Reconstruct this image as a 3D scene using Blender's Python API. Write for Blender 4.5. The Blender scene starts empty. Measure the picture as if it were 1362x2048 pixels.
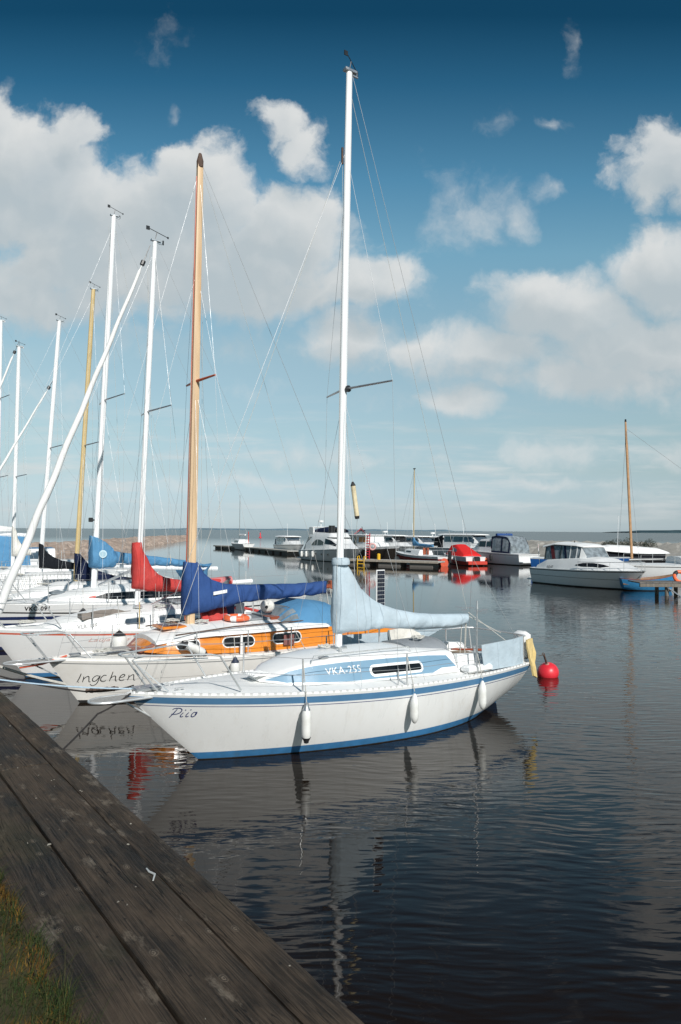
import bpy, bmesh, math, random
import numpy as np
from mathutils import Vector, Matrix, noise as mnoise
random.seed(7)
SC = bpy.context.scene
COL = SC.collection
PI = math.pi

# ------------------------------------------------------------------ camera
FOC = 1450.0; IW, IH = 1362, 2048; CAMH = 2.9
PITCH = math.atan((1060.3 - 1024) / FOC); ROLL = math.radians(0.4)
_f = np.array([0, math.cos(PITCH), math.sin(PITCH)]); _r0 = np.array([1., 0, 0]); _u0 = np.cross(_r0, _f)
_r = math.cos(ROLL) * _r0 + math.sin(ROLL) * _u0; _u = math.cos(ROLL) * _u0 - math.sin(ROLL) * _r0
cam_d = bpy.data.cameras.new('camera'); cam = bpy.data.objects.new('camera', cam_d); COL.objects.link(cam)
cam_d.sensor_fit = 'VERTICAL'; cam_d.sensor_height = 36; cam_d.lens = FOC / IH * 36
cam_d.clip_start = 0.05; cam_d.clip_end = 30000
cam.matrix_world = Matrix(((_r[0], _u[0], -_f[0], 0), (_r[1], _u[1], -_f[1], 0), (_r[2], _u[2], -_f[2], CAMH), (0, 0, 0, 1)))
SC.camera = cam
SC.view_settings.view_transform = 'Standard'; SC.view_settings.look = 'None'
SC.view_settings.exposure = 0.0; SC.view_settings.gamma = 1.0
SC.cycles.use_denoising = True
SC.cycles.max_bounces = 8; SC.cycles.transparent_max_bounces = 12

# ------------------------------------------------------------------ sun and sky
SUN_AZ = Vector((0.40, -0.917)); SUN_EL = math.radians(36)
sd = bpy.data.lights.new('sun', 'SUN'); sd.energy = 4.5; sd.angle = math.radians(0.53); sd.color = (1, .965, .915)
so = bpy.data.objects.new('sun', sd); COL.objects.link(so)
sv = Vector((SUN_AZ.x * math.cos(SUN_EL), SUN_AZ.y * math.cos(SUN_EL), math.sin(SUN_EL))).normalized()
so.rotation_euler = sv.to_track_quat('Z', 'Y').to_euler(); so.location = (20, -40, 60)

class NT:
    """small node-tree writer"""
    def __init__(s, tree): s.t = tree; s.n = tree.nodes; s.l = tree.links
    def put(s, sock, v):
        if v is None: return
        if hasattr(v, 'is_output'): s.l.new(v, sock)
        else: sock.default_value = v
    def node(s, kind, **kw):
        n = s.n.new(kind)
        for k, v in kw.items(): setattr(n, k, v)
        return n
    def m(s, op, a, b=None, c=None, clamp=False):
        n = s.node('ShaderNodeMath', operation=op, use_clamp=clamp)
        for i, v in enumerate((a, b, c)): s.put(n.inputs[i], v)
        return n.outputs[0]
    def v(s, op, a, b=None, out=0):
        n = s.node('ShaderNodeVectorMath', operation=op); s.put(n.inputs[0], a); s.put(n.inputs[1], b)
        return n.outputs['Value'] if out == 1 else n.outputs[0]
    def scale(s, a, k):
        n = s.node('ShaderNodeVectorMath', operation='SCALE'); s.put(n.inputs[0], a); s.put(n.inputs['Scale'], k); return n.outputs[0]
    def comb(s, x, y, z):
        n = s.node('ShaderNodeCombineXYZ'); s.put(n.inputs[0], x); s.put(n.inputs[1], y); s.put(n.inputs[2], z); return n.outputs[0]
    def sep(s, a):
        n = s.node('ShaderNodeSeparateXYZ'); s.put(n.inputs[0], a); return n.outputs
    def noise(s, vec, scale, detail=4, rough=.55, dist=0, col=False):
        n = s.node('ShaderNodeTexNoise'); s.put(n.inputs['Vector'], vec); n.inputs['Scale'].default_value = scale
        n.inputs['Detail'].default_value = detail; n.inputs['Roughness'].default_value = rough; n.inputs['Distortion'].default_value = dist
        return n.outputs['Color' if col else 0]
    def mapr(s, v, a, b, c=0., d=1., smooth=True):
        n = s.node('ShaderNodeMapRange'); n.interpolation_type = 'SMOOTHSTEP' if smooth else 'LINEAR'
        s.put(n.inputs['Value'], v)
        for k, q in zip(('From Min', 'From Max', 'To Min', 'To Max'), (a, b, c, d)): s.put(n.inputs[k], q)
        return n.outputs['Result']
    def mix(s, f, a, b, blend='MIX'):
        n = s.node('ShaderNodeMix', data_type='RGBA', blend_type=blend)
        s.put(n.inputs[0], f)
        for i, q in ((6, a), (7, b)):
            if isinstance(q, tuple) and len(q) == 3: q = (*q, 1)
            s.put(n.inputs[i], q)
        return n.outputs[2]
    def mapping(s, vec, rot=(0, 0, 0), scale=(1, 1, 1), loc=(0, 0, 0)):
        n = s.node('ShaderNodeMapping'); s.put(n.inputs[0], vec); n.inputs['Location'].default_value = loc
        n.inputs['Rotation'].default_value = rot; n.inputs['Scale'].default_value = scale; return n.outputs[0]

W = bpy.data.worlds.new('World'); SC.world = W; W.use_nodes = True
w = NT(W.node_tree); w.n.clear()
out = w.node('ShaderNodeOutputWorld'); bg = w.node('ShaderNodeBackground'); w.l.new(bg.outputs[0], out.inputs[0])
SKY_K = 0.09; bg.inputs['Strength'].default_value = SKY_K
sky = w.node('ShaderNodeTexSky', sky_type='NISHITA'); sky.sun_disc = False
sky.sun_elevation = SUN_EL; sky.sun_rotation = math.atan2(SUN_AZ.x, SUN_AZ.y)
sky.altitude = 0; sky.air_density = 1.15; sky.dust_density = 0.35; sky.ozone_density = 3.0
D = w.node('ShaderNodeTexCoord').outputs['Generated']
dx, dy, dz = w.sep(D)
ay = w.m('MAXIMUM', w.m('ABSOLUTE', dy), 0.05)
X = w.m('MULTIPLY_ADD', w.m('DIVIDE', dx, ay), 14.5, 6.81)
Y = w.m('MULTIPLY_ADD', w.m('DIVIDE', dz, ay), -14.5, 10.6)
P = w.comb(X, Y, 0.0)
wn = w.noise(P, .85, 7, .58, col=True)
wn2 = w.noise(P, 2.6, 6, .6, col=True)
Pw = w.v('ADD', P, w.scale(w.v('SUBTRACT', wn, (.5, .5, .5)), .95))
def field(blobs, Pw=Pw):
    f = None
    for cx, cy, rx, ry, wt in blobs:
        d = w.v('MULTIPLY', w.v('SUBTRACT', Pw, (cx, cy, 0)), (1 / rx, 1 / ry, 0))
        L = w.v('LENGTH', d, out=1)
        g = w.m('MULTIPLY_ADD', L, -wt, wt)
        f = g if f is None else w.m('MAXIMUM', f, g)
    return f
heavy = [(.1, 3.7, 2.3, 1.7, 1), (-.5, 2.5, .9, .9, 1), (3.9, 4.0, 1.5, 1.5, 1), (2.2, 4.6, 2.9, 1.7, 1), (5.7, 4.8, 1.6, 1.4, 1),
         (3.0, 5.4, 5.2, 1.15, 1), (7.4, 5.6, 1.35, .72, 1), (4.9, 5.9, 2.6, .7, .9), (7.0, 6.75, 1.2, .72, .8), (.8, 6.0, 2.4, .75, .8),
         (13.6, 3.2, 1.6, .9, .7), (13.6, 5.5, 1.7, 1.2, 1), (11.4, 6.2, 2.0, 1.0, 1), (9.9, 6.9, 2.2, .62, .85), (12.8, 6.9, 2.6, .95, 1),
         (9.2, 8.0, .9, .45, .75), (12.0, 7.5, 2.6, .6, .9), (10.9, 5.9, 1.5, .7, .8), (8.3, 7.0, 1.3, .5, .6), (5.55, 2.45, .6, .5, .42), (6.05, 3.0, .6, .6, .46), (1.45, 2.65, .7, .6, .5),
         (15, 7.9, 2.2, .5, .7), (-2.5, 5, 3, 2.6, 1), (17, 5, 3, 2.4, 1)]
faint = [(9.4, 4.2, 1.3, 1.0, 1), (10.4, 4.3, .5, .45, 1), (11.0, 2.3, .55, .22, 1), (10.0, 2.3, .7, .4, .7), (11.45, .6, .2, .6, .5),
         (11.0, 3.75, .45, .3, .9), (9.6, 4.6, .9, .5, .9), (3.3, .5, .4, .4, .25), (2.9, .9, .4, .35, .22), (3.35, 2.2, .22, .28, .8),
         (.0, 1.8, .3, .4, .7), (11, 9.0, 1.9, .6, 1.2), (13.3, 9.1, 1.1, .35, 1.2), (6.5, 9.15, 3.6, .38, .8), (5.0, 9.7, 3.8, .3, .8),
         (10.6, 9.75, 2.6, .24, .9), (8.8, 9.2, .5, .18, .8), (.9, 7.9, 2.4, .8, .55), (4.8, 6.9, 1.2, .5, .5), (2.0, 6.8, 2.2, .6, .6),
         (7.2, 7.9, 1.6, .4, .5), (9.3, 7.4, 2.2, .5, .8), (8.55, 2.9, .25, .3, .5), (13, 10, 3, .35, .5), (2, 9, 2.5, .5, .35), (5, 7.7, 1.0, .25, .5)]
fb = w.noise(Pw, 1.1, 9, .58)
fbc = w.m('SUBTRACT', fb, .5)
soft = w.mapr(Y, 3.0, 7.2, .22, .60, smooth=False)
fh = field(heavy)
dh = w.mapr(w.m('MULTIPLY_ADD', fbc, 1.15, w.m('MULTIPLY', fh, 1.15)), -.05, w.m('ADD', soft, .10))
fsh = w.m('MULTIPLY_ADD', fbc, .8, field(heavy, w.v('ADD', Pw, (.30, -.62, 0))))     # cloud standing between a point and the sun
shade = w.mapr(fsh, -.15, .62)
df = w.mapr(w.m('MULTIPLY_ADD', fbc, 2.0, field(faint)), .05, 1.25, 0, .62)
# thin layered haze streaks low over the horizon
st = w.noise(w.v('MULTIPLY', P, (.35, 2.6, 1)), 1.0, 5, .6)
band = w.m('MULTIPLY', w.mapr(Y, 7.6, 9.2), w.mapr(Y, 10.7, 9.9))
ds = w.m('MULTIPLY', w.mapr(st, .46, .72, 0, .62), band)
# cloud relief: the same noise read a little towards the sun gives lit and shaded sides
fb2 = w.noise(w.v('ADD', Pw, (.16, -.24, 0)), 1.1, 5, .5)
rel = w.m('MULTIPLY_ADD', w.m('SUBTRACT', fb, fb2), 1.2, .62)
big = w.noise(P, .55, 3, .5)
low = w.mapr(Y, 3.0, 7.0, .1, -.12, smooth=False)
lit = w.m('ADD', w.m('MULTIPLY_ADD', shade, -.85, w.m('MULTIPLY_ADD', rel, .7, .42)), w.m('MULTIPLY_ADD', big, .7, -.30), clamp=True)
k = 1 / SKY_K
ccol = w.mix(lit, (.50 * k, .555 * k, .58 * k), (.73 * k, .745 * k, .74 * k))
skyc = sky.outputs[0]
# the photograph's deep polarised blue: the sky texture graded by elevation
ramp = w.node('ShaderNodeValToRGB'); w.l.new(w.m('DIVIDE', Y, 10.6), ramp.inputs[0])
SKY_GRADE = [(0.0094, (0.078, 0.386, 0.458)), (0.1453, (0.247, 0.721, 0.774)), (0.3302, (0.725, 1.255, 1.168)), (0.4717, (1.219, 1.524, 1.259)), (0.6642, (1.399, 1.318, 1.053)), (0.8113, (1.072, 1.05, 0.955)), (0.8868, (0.863, 0.89, 0.959)), (0.9623, (0.692, 0.839, 1.212)), (0.9925, (0.722, 0.955, 1.47))]
els = ramp.color_ramp.elements
for i, (pos, c) in enumerate(SKY_GRADE):
    e = els[i] if i < len(els) else els.new(pos)
    e.position = pos; e.color = (*c, 1)
while len(els) > len(SKY_GRADE): els.remove(els[-1])
base = w.v('MULTIPLY', skyc, ramp.outputs[0])
c1 = w.mix(w.m('MAXIMUM', ds, df), base, ccol)
c2 = w.mix(w.m('MULTIPLY', dh, w.mapr(big, .3, .65, .86, .97)), c1, ccol)
w.l.new(c2, bg.inputs['Color'])
W.cycles.sampling_method = 'MANUAL'; W.cycles.sample_map_resolution = 512

# ------------------------------------------------------------------ measuring: a pixel of the photo to a point on a plane
def ray(px, py): return _f + _r * ((px - IW / 2) / FOC) - _u * ((py - IH / 2) / FOC)
def onz(px, py, z):
    d = ray(px, py); return np.array([0, 0, CAMH]) + d * ((z - CAMH) / d[2])
def ony(px, py, Yd):
    d = ray(px, py); return np.array([0, 0, CAMH]) + d * (Yd / d[1])
DOCKZ = 1.1
D0 = onz(0, 1380, DOCKZ); D1 = onz(735, 2048, DOCKZ)
DD = (D0 - D1) / np.linalg.norm(D0 - D1)          # along the jetty, away from the camera
AP = np.array([DD[1], -DD[0], 0.])                 # square to the jetty, out over the water
ROTB = math.atan2(AP[1], AP[0])
def bl(along, q, px, py):
    """pixel -> (distance out from the jetty edge, height) in the vertical plane q metres on the camera's side of a berth's centreline"""
    o = D0 + DD * (along - q); d = ray(px, py); c = np.array([0, 0, CAMH])
    t = ((o - c) @ DD) / (d @ DD); p = c + d * t
    return float((p - o) @ AP), float(p[2])

# ------------------------------------------------------------------ materials
MATS = {}
def mat(name, col, rough=.5, metal=0., var=.06, nscale=6., bump=0., bscale=30., spec=.5, stretch=(1, 1, 1), dirt=None, dirtamt=0., coat=0., dscale=2.2, dlo=.5, dhi=.75, bdist=.01, seams=0):
    if name in MATS: return MATS[name]
    m = bpy.data.materials.new(name); m.use_nodes = True; t = NT(m.node_tree)
    b = t.n['Principled BSDF']; tc = t.node('ShaderNodeTexCoord').outputs['Object']
    v = t.mapping(tc, scale=stretch)
    n = t.noise(v, nscale, 5, .6)
    f = t.mapr(n, .25, .75, 1 - var, 1 + var)
    c = t.v('MULTIPLY', (*col,), t.comb(f, f, f))
    if dirt is not None:
        dn = t.noise(t.mapping(tc, scale=stretch, loc=(3.1, 1.7, 9)), dscale, 8, .65)
        c = t.mix(t.m('MULTIPLY', t.mapr(dn, dlo, dhi), dirtamt), c, dirt)
    if seams:
        u = t.m('ABSOLUTE', t.m('SUBTRACT', t.m('FRACT', t.m('MULTIPLY_ADD', t.sep(tc)[0], 1 / seams, t.m('MULTIPLY', t.sep(tc)[2], .12))), .5))
        c = t.mix(t.mapr(u, .014, .006, 0, .30), c, (col[0] * .35, col[1] * .35, col[2] * .35))
    t.l.new(c, b.inputs['Base Color'])
    t.l.new(t.mapr(n, .3, .7, max(rough - .06, .02), min(rough + .08, 1)), b.inputs['Roughness'])
    b.inputs['Metallic'].default_value = metal; b.inputs['Specular IOR Level'].default_value = spec
    if coat: b.inputs['Coat Weight'].default_value = coat; b.inputs['Coat Roughness'].default_value = .12
    if bump:
        bn = t.node('ShaderNodeBump'); bn.inputs['Strength'].default_value = bump; bn.inputs['Distance'].default_value = bdist
        t.l.new(t.noise(v, bscale, 5, .6), bn.inputs['Height']); t.l.new(bn.outputs[0], b.inputs['Normal'])
    MATS[name] = m; return m
GEL = mat('white_gelcoat', (.84, .84, .83), .32, var=.02, dirt=(.66, .64, .58), dirtamt=.14, coat=.2, nscale=2)
HULLW = mat('hull_gelcoat', (.82, .82, .805), .30, var=.02, stretch=(2.6, 2.6, .28), dirt=(.62, .57, .48), dirtamt=.22, dscale=2.6, dlo=.52, dhi=.74, coat=.25, nscale=2)
GELF = mat('white_gelcoat_far', (.74, .745, .74), .4, var=.03, dirt=(.55, .54, .5), dirtamt=.2, nscale=1.5)
DECK = mat('nonskid_deck', (.82, .82, .80), .6, var=.03, bump=.25, bscale=220, dirt=(.55, .54, .50), dirtamt=.28, bdist=.003)
CREAM = mat('old_cream_paint', (.82, .80, .76), .45, var=.03, dirt=(.62, .55, .44), dirtamt=.26, dscale=1.4, nscale=3)
GREYHULL = mat('grey_gelcoat', (.78, .80, .80), .4, var=.03)
STRIPE = mat('dusty_blue_paint', (.085, .215, .38), .45, var=.05)
BOOT = mat('boot_stripe_blue', (.045, .19, .40), .55, var=.12, nscale=9, dirt=(.10, .12, .08), dirtamt=.35, dscale=5)
PANEL = mat('pale_blue_paint', (.175, .305, .42), .5, var=.03)
NAVY = mat('navy_paint', (.02, .035, .11), .4)
ANTI = mat('dark_antifouling', (.03, .03, .03), .7, var=.3, nscale=8)
REDP = mat('red_paint', (.55, .05, .03), .45, var=.06)
REDANTI = mat('red_bottom_paint', (.32, .035, .03), .5, var=.12)
REDLINE = mat('orange_red_stripe', (.66, .13, .07), .5, var=.08)
BLACKP = mat('black_paint', (.015, .016, .018), .4)
BROWNHULL = mat('dark_brown_hull', (.045, .038, .032), .45, var=.15)
def canvas(name, col, fade=None, amt=.5, b=.35):
    return mat(name, col, .85, var=.07, nscale=4, bump=min(b * 1.8, 1), bscale=11, spec=.15, dirt=fade, dirtamt=amt if fade else 0, dscale=1.6, dlo=.4, dhi=.7, bdist=.02, seams=.66)
CAN_PALE = canvas('pale_blue_canvas', (.44, .53, .59), (.49, .56, .60))
CAN_ROYAL = canvas('royal_blue_canvas', (.032, .075, .22), (.045, .10, .26))
CAN_SKY = canvas('sky_blue_canvas', (.085, .23, .40), (.12, .28, .44))
CAN_RED = canvas('faded_red_canvas', (.50, .055, .05), (.56, .12, .11))
CAN_PINK = canvas('sun_bleached_red_canvas', (.60, .20, .20), (.60, .28, .28))
CAN_NAVY = canvas('navy_canvas', (.010, .016, .045), (.015, .024, .06))
CAN_BLACK = canvas('black_canvas', (.010, .012, .016), (.016, .018, .022))
CAN_CREAM = canvas('off_white_canvas', (.72, .70, .65), (.60, .58, .52))
CAN_WHITE = canvas('white_sailcloth', (.78, .78, .77), (.68, .68, .66), b=.2)
CAN_GREY = canvas('grey_canvas', (.24, .26, .28), (.30, .31, .32))
CAN_YEL = canvas('yellow_cloth', (.66, .50, .22), (.58, .46, .26))
CAN_BRIGHTRED = canvas('bright_red_canvas', (.62, .025, .025))
ALU = mat('white_anodised_spar', (.80, .81, .82), .35, 0, var=.03, stretch=(1, 1, .1), nscale=10, coat=.05)
ALUG = mat('grey_aluminium', (.55, .56, .57), .38, .85, var=.05)
STEEL = mat('polished_steel', (.60, .61, .61), .28, .45, var=.03)
WIRE = mat('rigging_wire', (.36, .37, .38), .4, .3, var=.03)
ROPEW = mat('white_rope', (.50, .49, .45), .9, var=.15, nscale=40)
ROPEB = mat('pale_blue_rope', (.42, .55, .66), .9, var=.1, nscale=40)
ROPED = mat('dark_rope', (.03, .026, .025), .9, var=.3, nscale=60)
ROPEY = mat('tan_rope', (.55, .44, .22), .9, var=.2, nscale=40)
RUB = mat('black_rubber', (.018, .018, .02), .65)
RUBB = mat('blue_black_rubber', (.02, .03, .06), .6)
FEND = mat('white_fender_vinyl', (.76, .76, .73), .45, var=.04, dirt=(.5, .46, .38), dirtamt=.35, dscale=5)
VARN = mat('orange_varnish', (.70, .23, .022), .28, var=.14, nscale=3.5, stretch=(.7, 3, 5), coat=.6, dirt=(.52, .12, .012), dirtamt=.4, dscale=1.6)
VARND = mat('red_brown_varnish', (.30, .075, .035), .35, var=.2, nscale=3, stretch=(1, 4, 4), coat=.4)
SPRUCE = mat('varnished_spruce', (.62, .44, .27), .45, var=.2, nscale=8, stretch=(1, 1, .06), coat=.08, dirt=(.50, .24, .09), dirtamt=.5, dscale=6)
TANSPAR = mat('tan_painted_spar', (.56, .42, .20), .4, var=.06)
REDWOOD = mat('red_wood_edge', (.45, .09, .04), .4, var=.1)
GLASS = mat('dark_window_glass', (.012, .014, .016), .2, var=.3, nscale=2, spec=.5)
GLASSB = mat('blue_grey_window_glass', (.05, .075, .10), .1, var=.4, nscale=2.5, spec=.6)
VINYL = mat('clouded_clear_vinyl', (.19, .22, .24), .16, var=.45, nscale=3, bump=.35, bscale=5, bdist=.03)
WHITEP = mat('white_paint', (.80, .80, .79), .45, var=.02)
ORANGE = mat('orange_plastic', (.80, .15, .05), .5, var=.05)
BUOYRED = mat('red_buoy_plastic', (.70, .03, .045), .38, var=.08, nscale=5, dirt=(.4, .03, .03), dirtamt=.4)
RUST = mat('rusty_steel', (.09, .055, .04), .8, var=.3, nscale=20)
PONT = mat('grey_concrete', (.40, .39, .36), .85, var=.12, bump=.3, dirt=(.22, .2, .17), dirtamt=.5)
POSTW = mat('weathered_post_wood', (.17, .15, .125), .85, var=.3, stretch=(1, 1, .2), nscale=9, bump=.4)
YELLOW = mat('yellow_paint', (.72, .42, .02), .5)
LADRED = mat('ladder_red', (.42, .02, .04), .5)
INTW = mat('orange_wood_panelling', (.52, .22, .06), .5, var=.3, nscale=3)
TRAMP = mat('grey_mesh_tread', (.36, .35, .33), .7, var=.3, nscale=60, bump=.4, bscale=120)
BROWNC = mat('worn_brown_cover', (.19, .165, .145), .85, var=.3, nscale=3, stretch=(.6, 3, 3), bump=.4, bscale=8)
SOLAR = mat('solar_cells', (.008, .012, .03), .12, var=.2)
LETD = mat('black_lettering', (.012, .012, .014), .5)
LETN = mat('navy_lettering', (.03, .045, .16), .5)
LETG = mat('grey_lettering', (.20, .205, .21), .5)
LETW = mat('white_lettering', (.82, .82, .82), .5)
LETP = mat('pink_script', (.74, .50, .46), .5)

# ------------------------------------------------------------------ mesh builder
class MB:
    def __init__(s): s.v = []; s.f = []; s.mi = []
    def add(s, vs, fs, mi=0):
        o = len(s.v); s.v += [tuple(map(float, p)) for p in vs]
        for f in fs: s.f.append(tuple(i + o for i in f)); s.mi.append(mi)
    def box(s, x0, x1, y0, y1, z0, z1, c=.0, mi=0, rot=0, piv=(0, 0)):
        x0, x1 = sorted((x0, x1)); y0, y1 = sorted((y0, y1)); z0, z1 = sorted((z0, z1))
        c = min(c, (x1 - x0) * .49, (y1 - y0) * .49, (z1 - z0) * .49)
        def ring(z, i): return [(x0 + i, y0 + c if not i else y0 + i, z), (x1 - i, y0 + (c if not i else i), z)]
        rings = []
        def oct_(z, i):
            a, b, d, e = x0 + i, x1 - i, y0 + i, y1 - i
            k = max(c * .7, 1e-4) if c else 0
            if not c: return [(a, d, z), (b, d, z), (b, e, z), (a, e, z)]
            return [(a + k, d, z), (b - k, d, z), (b, d + k, z), (b, e - k, z), (b - k, e, z), (a + k, e, z), (a, e - k, z), (a, d + k, z)]
        rings = [oct_(z0, c), oct_(z0 + c, 0), oct_(z1 - c, 0), oct_(z1, c)] if c else [oct_(z0, 0), oct_(z1, 0)]
        if rot:
            ca, sa = math.cos(rot), math.sin(rot)
            rings = [[(piv[0] + (x - piv[0]) * ca - (y - piv[1]) * sa, piv[1] + (x - piv[0]) * sa + (y - piv[1]) * ca, z) for x, y, z in r] for r in rings]
        s.loft(rings, True, True, mi)
    def loft(s, rings, closed=True, caps=True, mi=0, mis=None):
        n = len(rings[0]); o = len(s.v)
        for r in rings: s.v += [tuple(map(float, p)) for p in r]
        for i in range(len(rings) - 1):
            for j in range(n if closed else n - 1):
                a = o + i * n + j; b = o + i * n + (j + 1) % n
                s.f.append((a, b, b + n, a + n)); s.mi.append(mis[j] if mis else mi)
        if caps and closed:
            s.f.append(tuple(o + j for j in range(n))[::-1]); s.mi.append(mi)
            s.f.append(tuple(o + (len(rings) - 1) * n + j for j in range(n))); s.mi.append(mi)
    def tube(s, pts, r, n=8, mi=0, caps=True, squash=None):
        pts = [Vector(p) for p in pts]; rs = r if isinstance(r, (list, tuple)) else [r] * len(pts)
        rings = []; up = None
        for i, p in enumerate(pts):
            a = pts[max(i - 1, 0)]; b = pts[min(i + 1, len(pts) - 1)]; d = (b - a)
            if d.length < 1e-9: d = Vector((0, 0, 1))
            d.normalize()
            if up is None:
                ref = Vector((0, 0, 1)) if abs(d.z) < .9 else Vector((1, 0, 0))
                up = (ref - d * ref.dot(d)).normalized()
            else:
                up = (up - d * up.dot(d)); up = up.normalized() if up.length > 1e-6 else d.orthogonal().normalized()
            sd_ = d.cross(up)
            k = squash or 1.0
            rings.append([p + (up * math.cos(t) + sd_ * math.sin(t) * k) * rs[i] for t in [2 * PI * q / n for q in range(n)]])
        s.loft(rings, True, caps, mi)
    def lathe(s, prof, c=(0, 0, 0), n=20, mi=0, axis='z'):
        rings = []
        for r, z in prof:
            r = max(r, 1e-4)
            ring = [(r * math.cos(2 * PI * q / n), r * math.sin(2 * PI * q / n), z) for q in range(n)]
            if axis == 'x': ring = [(z, a, b) for a, b, z in ring]
            if axis == 'y': ring = [(a, z, b) for a, b, z in ring]
            rings.append([(c[0] + a, c[1] + b, c[2] + d) for a, b, d in ring])
        s.loft(rings, True, True, mi)
    def torus(s, c, R, r, nR=32, nr=10, tilt=None, mi=0, flat=1.0, arc=(0, 2 * PI), micol=None):
        full = abs(arc[1] - arc[0] - 2 * PI) < 1e-6
        K = nR if full else nR + 1; o = len(s.v)
        for i in range(K):
            a = arc[0] + (arc[1] - arc[0]) * i / nR
            for j in range(nr):
                b = 2 * PI * j / nr; p = Vector(((R + r * math.cos(b)) * math.cos(a), (R + r * math.cos(b)) * math.sin(a), r * math.sin(b) * flat))
                if tilt is not None: p = tilt @ p
                s.v.append(tuple(Vector(c) + p))
        for i in range(K if full else K - 1):
            for j in range(nr):
                i2 = (i + 1) % K; j2 = (j + 1) % nr
                s.f.append((o + i * nr + j, o + i2 * nr + j, o + i2 * nr + j2, o + i * nr + j2)); s.mi.append(micol(i / nR) if micol else mi)
    def build(s, name, mats, parent=None, smooth=32, loc=None, rotz=0, recalc=True):
        me = bpy.data.meshes.new(name)
        if not isinstance(mats, (list, tuple)): mats = [mats]
        me.from_pydata(s.v, [], s.f)
        for m in mats: me.materials.append(m)
        me.polygons.foreach_set('material_index', s.mi)
        b = bmesh.new(); b.from_mesh(me)
        bmesh.ops.remove_doubles(b, verts=b.verts, dist=1e-5)
        bmesh.ops.dissolve_degenerate(b, edges=b.edges, dist=1e-6)
        if recalc: bmesh.ops.recalc_face_normals(b, faces=b.faces)
        b.to_mesh(me); b.free()
        if smooth:
            me.polygons.foreach_set('use_smooth', [True] * len(me.polygons)); me.set_sharp_from_angle(angle=math.radians(smooth))
        me.update()
        o = bpy.data.objects.new(name, me); COL.objects.link(o)
        if parent is not None: o.parent = parent
        if loc is not None: o.location = loc
        if rotz: o.rotation_euler = (0, 0, rotz)
        return o

def tag(o, label, cat, group=None, kind=None):
    if label: o['label'] = label
    if cat: o['category'] = cat
    if group: o['group'] = group
    if kind: o['kind'] = kind
    return o
def thing(name, label, cat, loc=(0, 0, 0), rotz=0, group=None):
    o = bpy.data.objects.new(name, None); COL.objects.link(o); o.empty_display_size = .2
    o.location = loc; o.rotation_euler = (0, 0, rotz); return tag(o, label, cat, group)
def struct(o): o['kind'] = 'structure'; return o
def wire(name, p0, p1, parent, r=.003, m=None, sag=0, n=5):
    b = MB(); p0 = Vector(p0); p1 = Vector(p1); k = 1 if not sag else 12
    b.tube([p0.lerp(p1, i / k) - Vector((0, 0, sag * 4 * (i / k) * (1 - i / k))) for i in range(k + 1)], r, n)
    return b.build(name, m or WIRE, parent)
def catmull(pts, n=6):
    P_ = [Vector(p) for p in pts]; out_ = []
    for i in range(len(P_) - 1):
        a = P_[max(i - 1, 0)]; b = P_[i]; c = P_[i + 1]; d = P_[min(i + 2, len(P_) - 1)]
        for j in range(n):
            t = j / n; out_.append(.5 * ((2 * b) + (-a + c) * t + (2 * a - 5 * b + 4 * c - d) * t * t + (-a + 3 * b - 3 * c + d) * t ** 3))
    return out_ + [P_[-1]]

# writing: built-in font outlines or hand-drawn strokes laid on a surface given by a mapping (x, z) -> point
def font_mesh(txt, size, shear=0., spacing=1.0, bold=0.):
    cu = bpy.data.curves.new('t', 'FONT'); cu.body = txt; cu.size = size; cu.shear = shear; cu.space_character = spacing; cu.resolution_u = 4; cu.offset = bold
    ob = bpy.data.objects.new('t', cu); COL.objects.link(ob)
    me = bpy.data.meshes.new_from_object(ob.evaluated_get(bpy.context.evaluated_depsgraph_get()))
    vs = [tuple(v.co) for v in me.vertices]; fs = [tuple(p.vertices) for p in me.polygons]
    bpy.data.objects.remove(ob); bpy.data.curves.remove(cu); bpy.data.meshes.remove(me)
    return vs, fs
def lettering(txt, size, mapping, m, parent, shear=0., spacing=1.0, center=False, name='lettering', bold=0.):
    vs, fs = font_mesh(txt, size, shear, spacing, bold)
    wdt = max(v[0] for v in vs)
    off = wdt / 2 if center else 0
    b = MB(); b.add([mapping(v[0] - off, v[1]) for v in vs], fs)
    return b.build(name, m, parent, smooth=0, recalc=False)
def strokes(paths, mapping, m, parent, width=.01, name='lettering'):
    b = MB()
    for ent in paths:
        pts = ent; 
        c = catmull([(p[0], p[1], 0) for p in pts], 8) if len(pts) > 2 else [Vector((*p[:2], 0)) for p in pts]
        ring = []
        for i, p in enumerate(c):
            d = c[min(i + 1, len(c) - 1)] - c[max(i - 1, 0)]; d = d.normalized() if d.length > 1e-9 else Vector((1, 0, 0))
            nrm = Vector((-d.y, d.x, 0)); t = i / max(len(c) - 1, 1); wd = width * (.7 + .3 * math.sin(PI * t))
            ring.append((mapping(*(p + nrm * wd)[:2]), mapping(*(p - nrm * wd)[:2])))
        b.loft(ring, False, False)
    return b.build(name, m, parent, smooth=0, recalc=False)

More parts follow.
